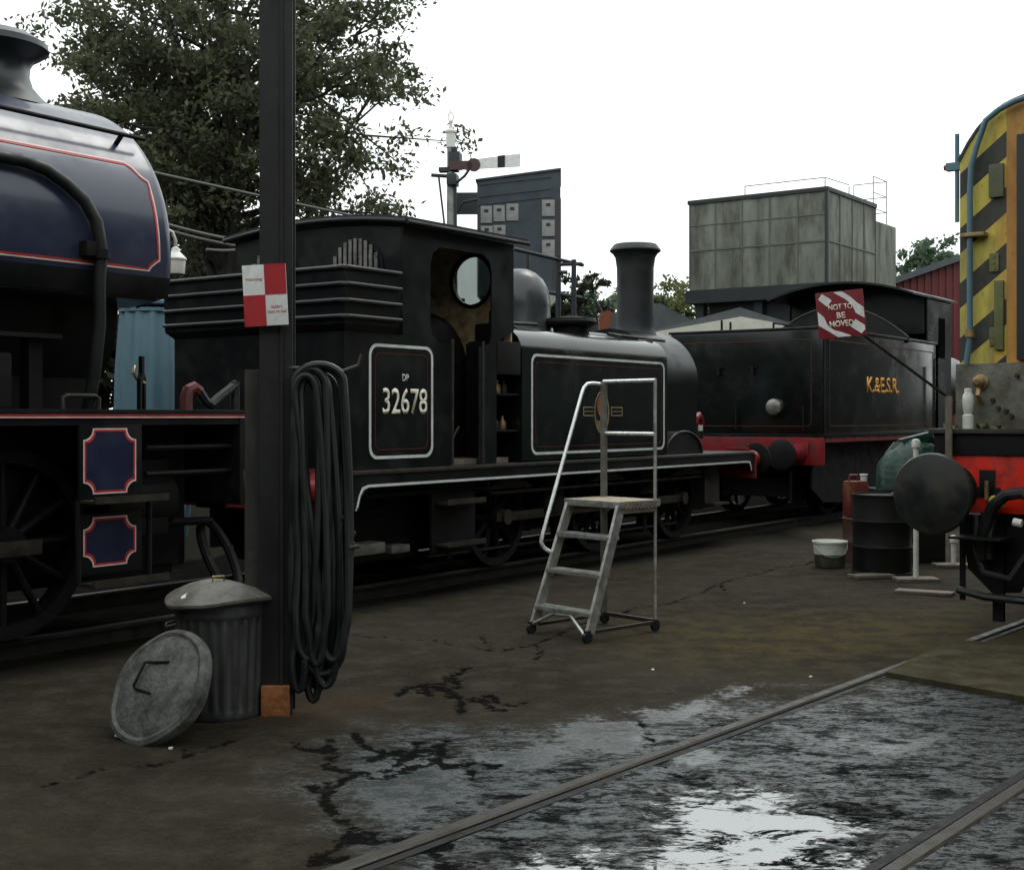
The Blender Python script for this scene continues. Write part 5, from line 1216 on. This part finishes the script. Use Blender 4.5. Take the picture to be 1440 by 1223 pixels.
    mb = MB(); mb.box(X(632),X(648),-.16,.2,Zs(238),Zs(215),.03); mb.cyl((X(640),-.1,Zs(215)),(X(640),-.1,Zs(209)),.07); mb.box(X(618),X(645),-.1,.1,Zs(242),Zs(236)); mb.tube([(X(640),-.15,Zs(262)),(X(655),-.15,Zs(250)),(X(662),-.15,Zs(240))], .03); mb.box(X(630),X(644),-.2,.15,Zs(262),Zs(246),.03); mb.build('lamp_case', M['darksteel'], t)
    mb = MB(); mb.tube([(X(618),-.1,Zs(247)),(X(626),-.1,Zs(315)),(X(626),-.1,2)], .022); mb.tube([(X(608),-.1,Zs(247)),(X(630),-.1,Zs(249))], .04); mb.tube([(X(640),.1,Zs(300)),(X(650),.1,Zs(284)),(X(672),.1,Zs(280))], .03); mb.tube([(X(641),-.05,Zs(250)),(X(643),-.05,2)], .03); mb.build('ladder', M['darksteel'], t)
    # distant sheds
    d = 38; a = at(835,470,d); 
    t = thing('grey_shed', 'low shed with a shallow grey roof and cream fascia behind the engines', 'shed', (0,0,0))
    def zz(v, dd=d): return 1.6+(HV-v)/F*dd
    x = lambda u, dd=d: (u-CX)/F*dd
    mb = MB(); mb.prism([(x(880),zz(475)),(x(1040),zz(432)),(x(1115),zz(455)),(x(1115),zz(475))], XZ, d, d+3); mb.build('roof', M['roofgrey'], t)
    mb = MB(); mb.prism([(x(915),zz(468)),(x(1040),zz(446)),(x(1100),zz(456)),(x(1100),zz(475)),(x(915),zz(475))], XZ, d-.2, d-.01); mb.build('fascia', M['creamwall'], t)
    mb = MB(); mb.box(x(890),x(1110),d+.05,d+2.8,0,zz(475)); mb.build('wall', M['creamwall'], t)
    d2 = 60; t = thing('long_shed', 'far low shed with dark grey roof seen either side of the tall chimney', 'shed', (0,0,0))
    mb = MB(); X2 = lambda u: (u-CX)/F*d2; Z2 = lambda v: 1.6+(HV-v)/F*d2
    mb.prism([(X2(790),Z2(470)),(X2(900),Z2(425)),(X2(930),Z2(427)),(X2(1010),Z2(470))], XZ, d2, d2+8); mb.build('roof', M['roofgrey'], t)
    mb = MB(); mb.box(X2(795),X2(1005),d2+.2,d2+8,0,Z2(469)); mb.build('wall', M['darksteel'], t)
    d3 = 55; t = thing('red_shed', 'red sheeted shed with a dark sloping roof edge beside the water tank', 'shed', (0,0,0)); X3 = lambda u: (u-CX)/F*d3; Z3 = lambda v: 1.6+(HV-v)/F*d3
    mb = MB(); mb.prism([(X3(1255),Z3(398)),(X3(1420),Z3(340)),(X3(1420),.0),(X3(1255),.0)], XZ, d3, d3+10)
    for i in range(16):
        q = 1262+i*10; mb.box(X3(q)-.05,X3(q)+.05,d3-.06,d3,.0,Z3(399-(q-1255)*58/165))
    mb.build('wall', M['redwall'], t)
    mb = MB(); mb.prism([(X3(1250),Z3(402)),(X3(1425),Z3(340)),(X3(1425),Z3(331)),(X3(1250),Z3(393))], XZ, d3-.4, d3+10.4); mb.build('roof', M['roofgrey'], t)
    # orange post behind filler
    d = 26; c = at(851,452,d)
    t = thing('orange_hopper', 'small rusty orange hopper with a lever left of the tall chimney', 'hopper', (c.x, d, 0))
    z0 = at(0,476,d).z; z1 = at(0,437,d).z
    mb = MB(); mb.prism([(-.10,z0),(.09,z0),(.07,z0+.2),(.15,z1-.1),(.08,z1),(-.09,z1-.04),(-.13,z1-.2)], XZ, -.15, .15); mb.build('bin', M['orange'], t)
    mb = MB(); mb.tube([(-.05,0,z1-.05),(-.2,0,z1+.22)], .025); mb.tube([(.1,0,z1-.4),(.4,0,z1-.3)], .03); mb.cyl((0,0,0),(0,0,z0),.07); mb.build('lever', M['darksteel'], t)
background()

# ------------------------------------------------------------------ trees and bushes
def leafmat(name, a, b):
    m = bpy.data.materials.new(name); m.use_nodes = True; N = m.node_tree.nodes; L = m.node_tree.links; bs = N['Principled BSDF']
    g = N.new('ShaderNodeNewGeometry'); mx = N.new('ShaderNodeMix'); mx.data_type = 'RGBA'; L.new(g.outputs['Random Per Island'], mx.inputs[0])
    mx.inputs[6].default_value = (*a,1); mx.inputs[7].default_value = (*b,1); L.new(mx.outputs[2], bs.inputs['Base Color']); bs.inputs['Roughness'].default_value = .6
    tr_ = N.new('ShaderNodeBsdfTranslucent'); L.new(mx.outputs[2], tr_.inputs[0]); ms = N.new('ShaderNodeMixShader'); ms.inputs[0].default_value = .42; L.new(bs.outputs[0], ms.inputs[1]); L.new(tr_.outputs[0], ms.inputs[2]); L.new(ms.outputs[0], N['Material Output'].inputs[0]); bs.inputs['Specular IOR Level'].default_value = .25
    return m
bark = pm('bark', (.035,.03,.025), .9, var=.4, scale=4, bump=.4)
def tree(name, label, loc, height, crown, trunk_r, n_limbs, n_clump, n_leaf, leaf, mat, seed, cat='tree', group=None, base=.25, csz=.8):
    """crown = (rx, ry, rz, cz): half axes and centre height of the space the limbs fill"""
    rng = np.random.default_rng(seed); rx, ry, rz, cz = crown
    t = thing(name, label, cat, loc, 0, group)
    mb = MB(); top = Vector((rng.normal()*.2, 0, height*.82)); tr = [Vector((0,0,-.1)), Vector((.05,0,height*.2)), Vector((-.05,.1,height*.45)), Vector((.1,0,height*.65)), top]
    if trunk_r: mb.tube(tr, lambda f: trunk_r*(1.15-.95*f), 12)
    centres = []
    for i in range(n_limbs):
        f = base+(1-base)*((i+.5)/n_limbs); k = f*4; j = min(3, int(k)); s = tr[j].lerp(tr[j+1], k-j)
        while 1:
            q = rng.uniform(-1,1,3)
            if .3 < np.linalg.norm(q) < .96: break
        e = Vector((q[0]*rx, q[1]*ry, cz+q[2]*rz))
        if trunk_r:
            m1 = s.lerp(e,.5)+Vector((0,0,.06*height*rng.uniform(-.3,1))); r0 = trunk_r*.38*(1.1-.6*f)
            mb.tube([s, s.lerp(m1,.5)+Vector(rng.normal(size=3)*.1), m1, m1.lerp(e,.5)+Vector(rng.normal(size=3)*.15), e], lambda g: r0*(1-.88*g)+.008, 6)
        per = max(1, n_clump//n_limbs)
        for c in range(per):
            b_ = e+Vector(rng.normal(size=3)*csz*np.array([1,1,.75]))
            if rng.random() < .3: b_ = s.lerp(e, rng.uniform(.5,1))+Vector(rng.normal(size=3)*csz*.6)
            centres.append(b_)
            if trunk_r and c % 3 == 0: mb.tube([s.lerp(e,.8), b_], lambda g: .03*(1-.8*g)+.004, 5)
    if trunk_r: mb.build('trunk', bark, t)
    cs = np.array([list(c) for c in centres]); idx = rng.integers(0, len(cs), n_leaf)
    off = rng.normal(size=(n_leaf,3))*np.array([1,1,.6])*csz*.40*rng.uniform(.55,1.25,len(cs))[idx][:,None]
    ctr = cs[idx]+off
    d1 = rng.normal(size=(n_leaf,3)); d1 /= np.linalg.norm(d1,axis=1)[:,None]; d2 = np.cross(d1, rng.normal(size=(n_leaf,3))); d2 /= np.linalg.norm(d2,axis=1)[:,None]
    sz = leaf*rng.uniform(.6,1.3,n_leaf)[:,None]
    V = np.stack([ctr-d1*sz, ctr+d2*sz*.5, ctr+d1*sz, ctr-d2*sz*.5],1).reshape(-1,3)
    V[:,2] = np.maximum(V[:,2], .02)
    me = bpy.data.meshes.new('crown'); me.from_pydata(V.tolist(), [], np.arange(n_leaf*4).reshape(-1,4).tolist()); me.materials.append(mat)
    o = bpy.data.objects.new('crown', me); C.objects.link(o); o.parent = t
    return t
lf = leafmat('oak_leaf', (.05,.06,.034), (.13,.135,.075)); lf2 = leafmat('yellowgreen_leaf', (.09,.11,.035), (.16,.17,.07)); lf3 = leafmat('dark_leaf', (.018,.024,.012), (.035,.038,.02)); lf4 = leafmat('soft_green_leaf', (.06,.1,.06), (.11,.16,.1))
D = 36; px = lambda u: (u-CX)/F*D
tree('oak_tree', 'tall broad leafy tree rising behind the engines at the left', (px(318),D,0), 15.5, (5.35,4.5,5.6,10.3), .36, 90, 620, 62000, .092, lf, 21, base=.28, csz=.78)
tree('oak_tree', 'slimmer tree standing at the left shoulder of the big leafy tree', (px(215),D+4,0), 12, (2.2,2.5,3.8,7.0), .22, 22, 170, 11000, .13, lf, 5, csz=.8)
for i, (u, v, d, r, lab, m_) in enumerate(((935,415,62,1.5,'small yellow green tree left of the raised water tank',lf2),(975,425,64,1.3,'yellowish bush tree half under the edge of the raised water tank',lf2),(1303,365,62,1.2,'round green tree top behind the red shed roof',lf4),(822,428,58,1.1,'sparse low tree between railing and tall chimney',lf4),(785,425,50,1.2,'low leafy tree behind the walkway railing',lf3))):
    x = (u-CX)/F*d; z = 1.6+(HV-v)/F*d
    tree('small_tree', lab, (x,d,0), z+r, (r*1.0,r,r*.9,z-r*.25), .1, 10, 50, 2600, .13, m_, 40+i, base=.5, csz=r*.42)
for i, (u, d, r, h, lab) in enumerate(((150,26,1.8,4.2,'dark hedge shrub behind the blue tank engine'),(255,27,1.7,4.6,'dark hedge shrub between lamp and cab roof'),(350,29,1.7,4.6,'dark hedge shrub behind the steel post and cab roof'),(440,30,1.8,4.8,'dark hedge shrub behind the middle of the cab roof'),(545,31,1.7,4.9,'dark hedge shrub left of the signal post'))):
    tree('hedge_shrub', lab, ((u-CX)/F*d,d,0), h, (r,1.3,h*.42,h*.55), .08, 14, 90, 6500, .12, lf3, 60+i, 'shrub', 'hedge shrubs behind the engines', base=.2, csz=.55)
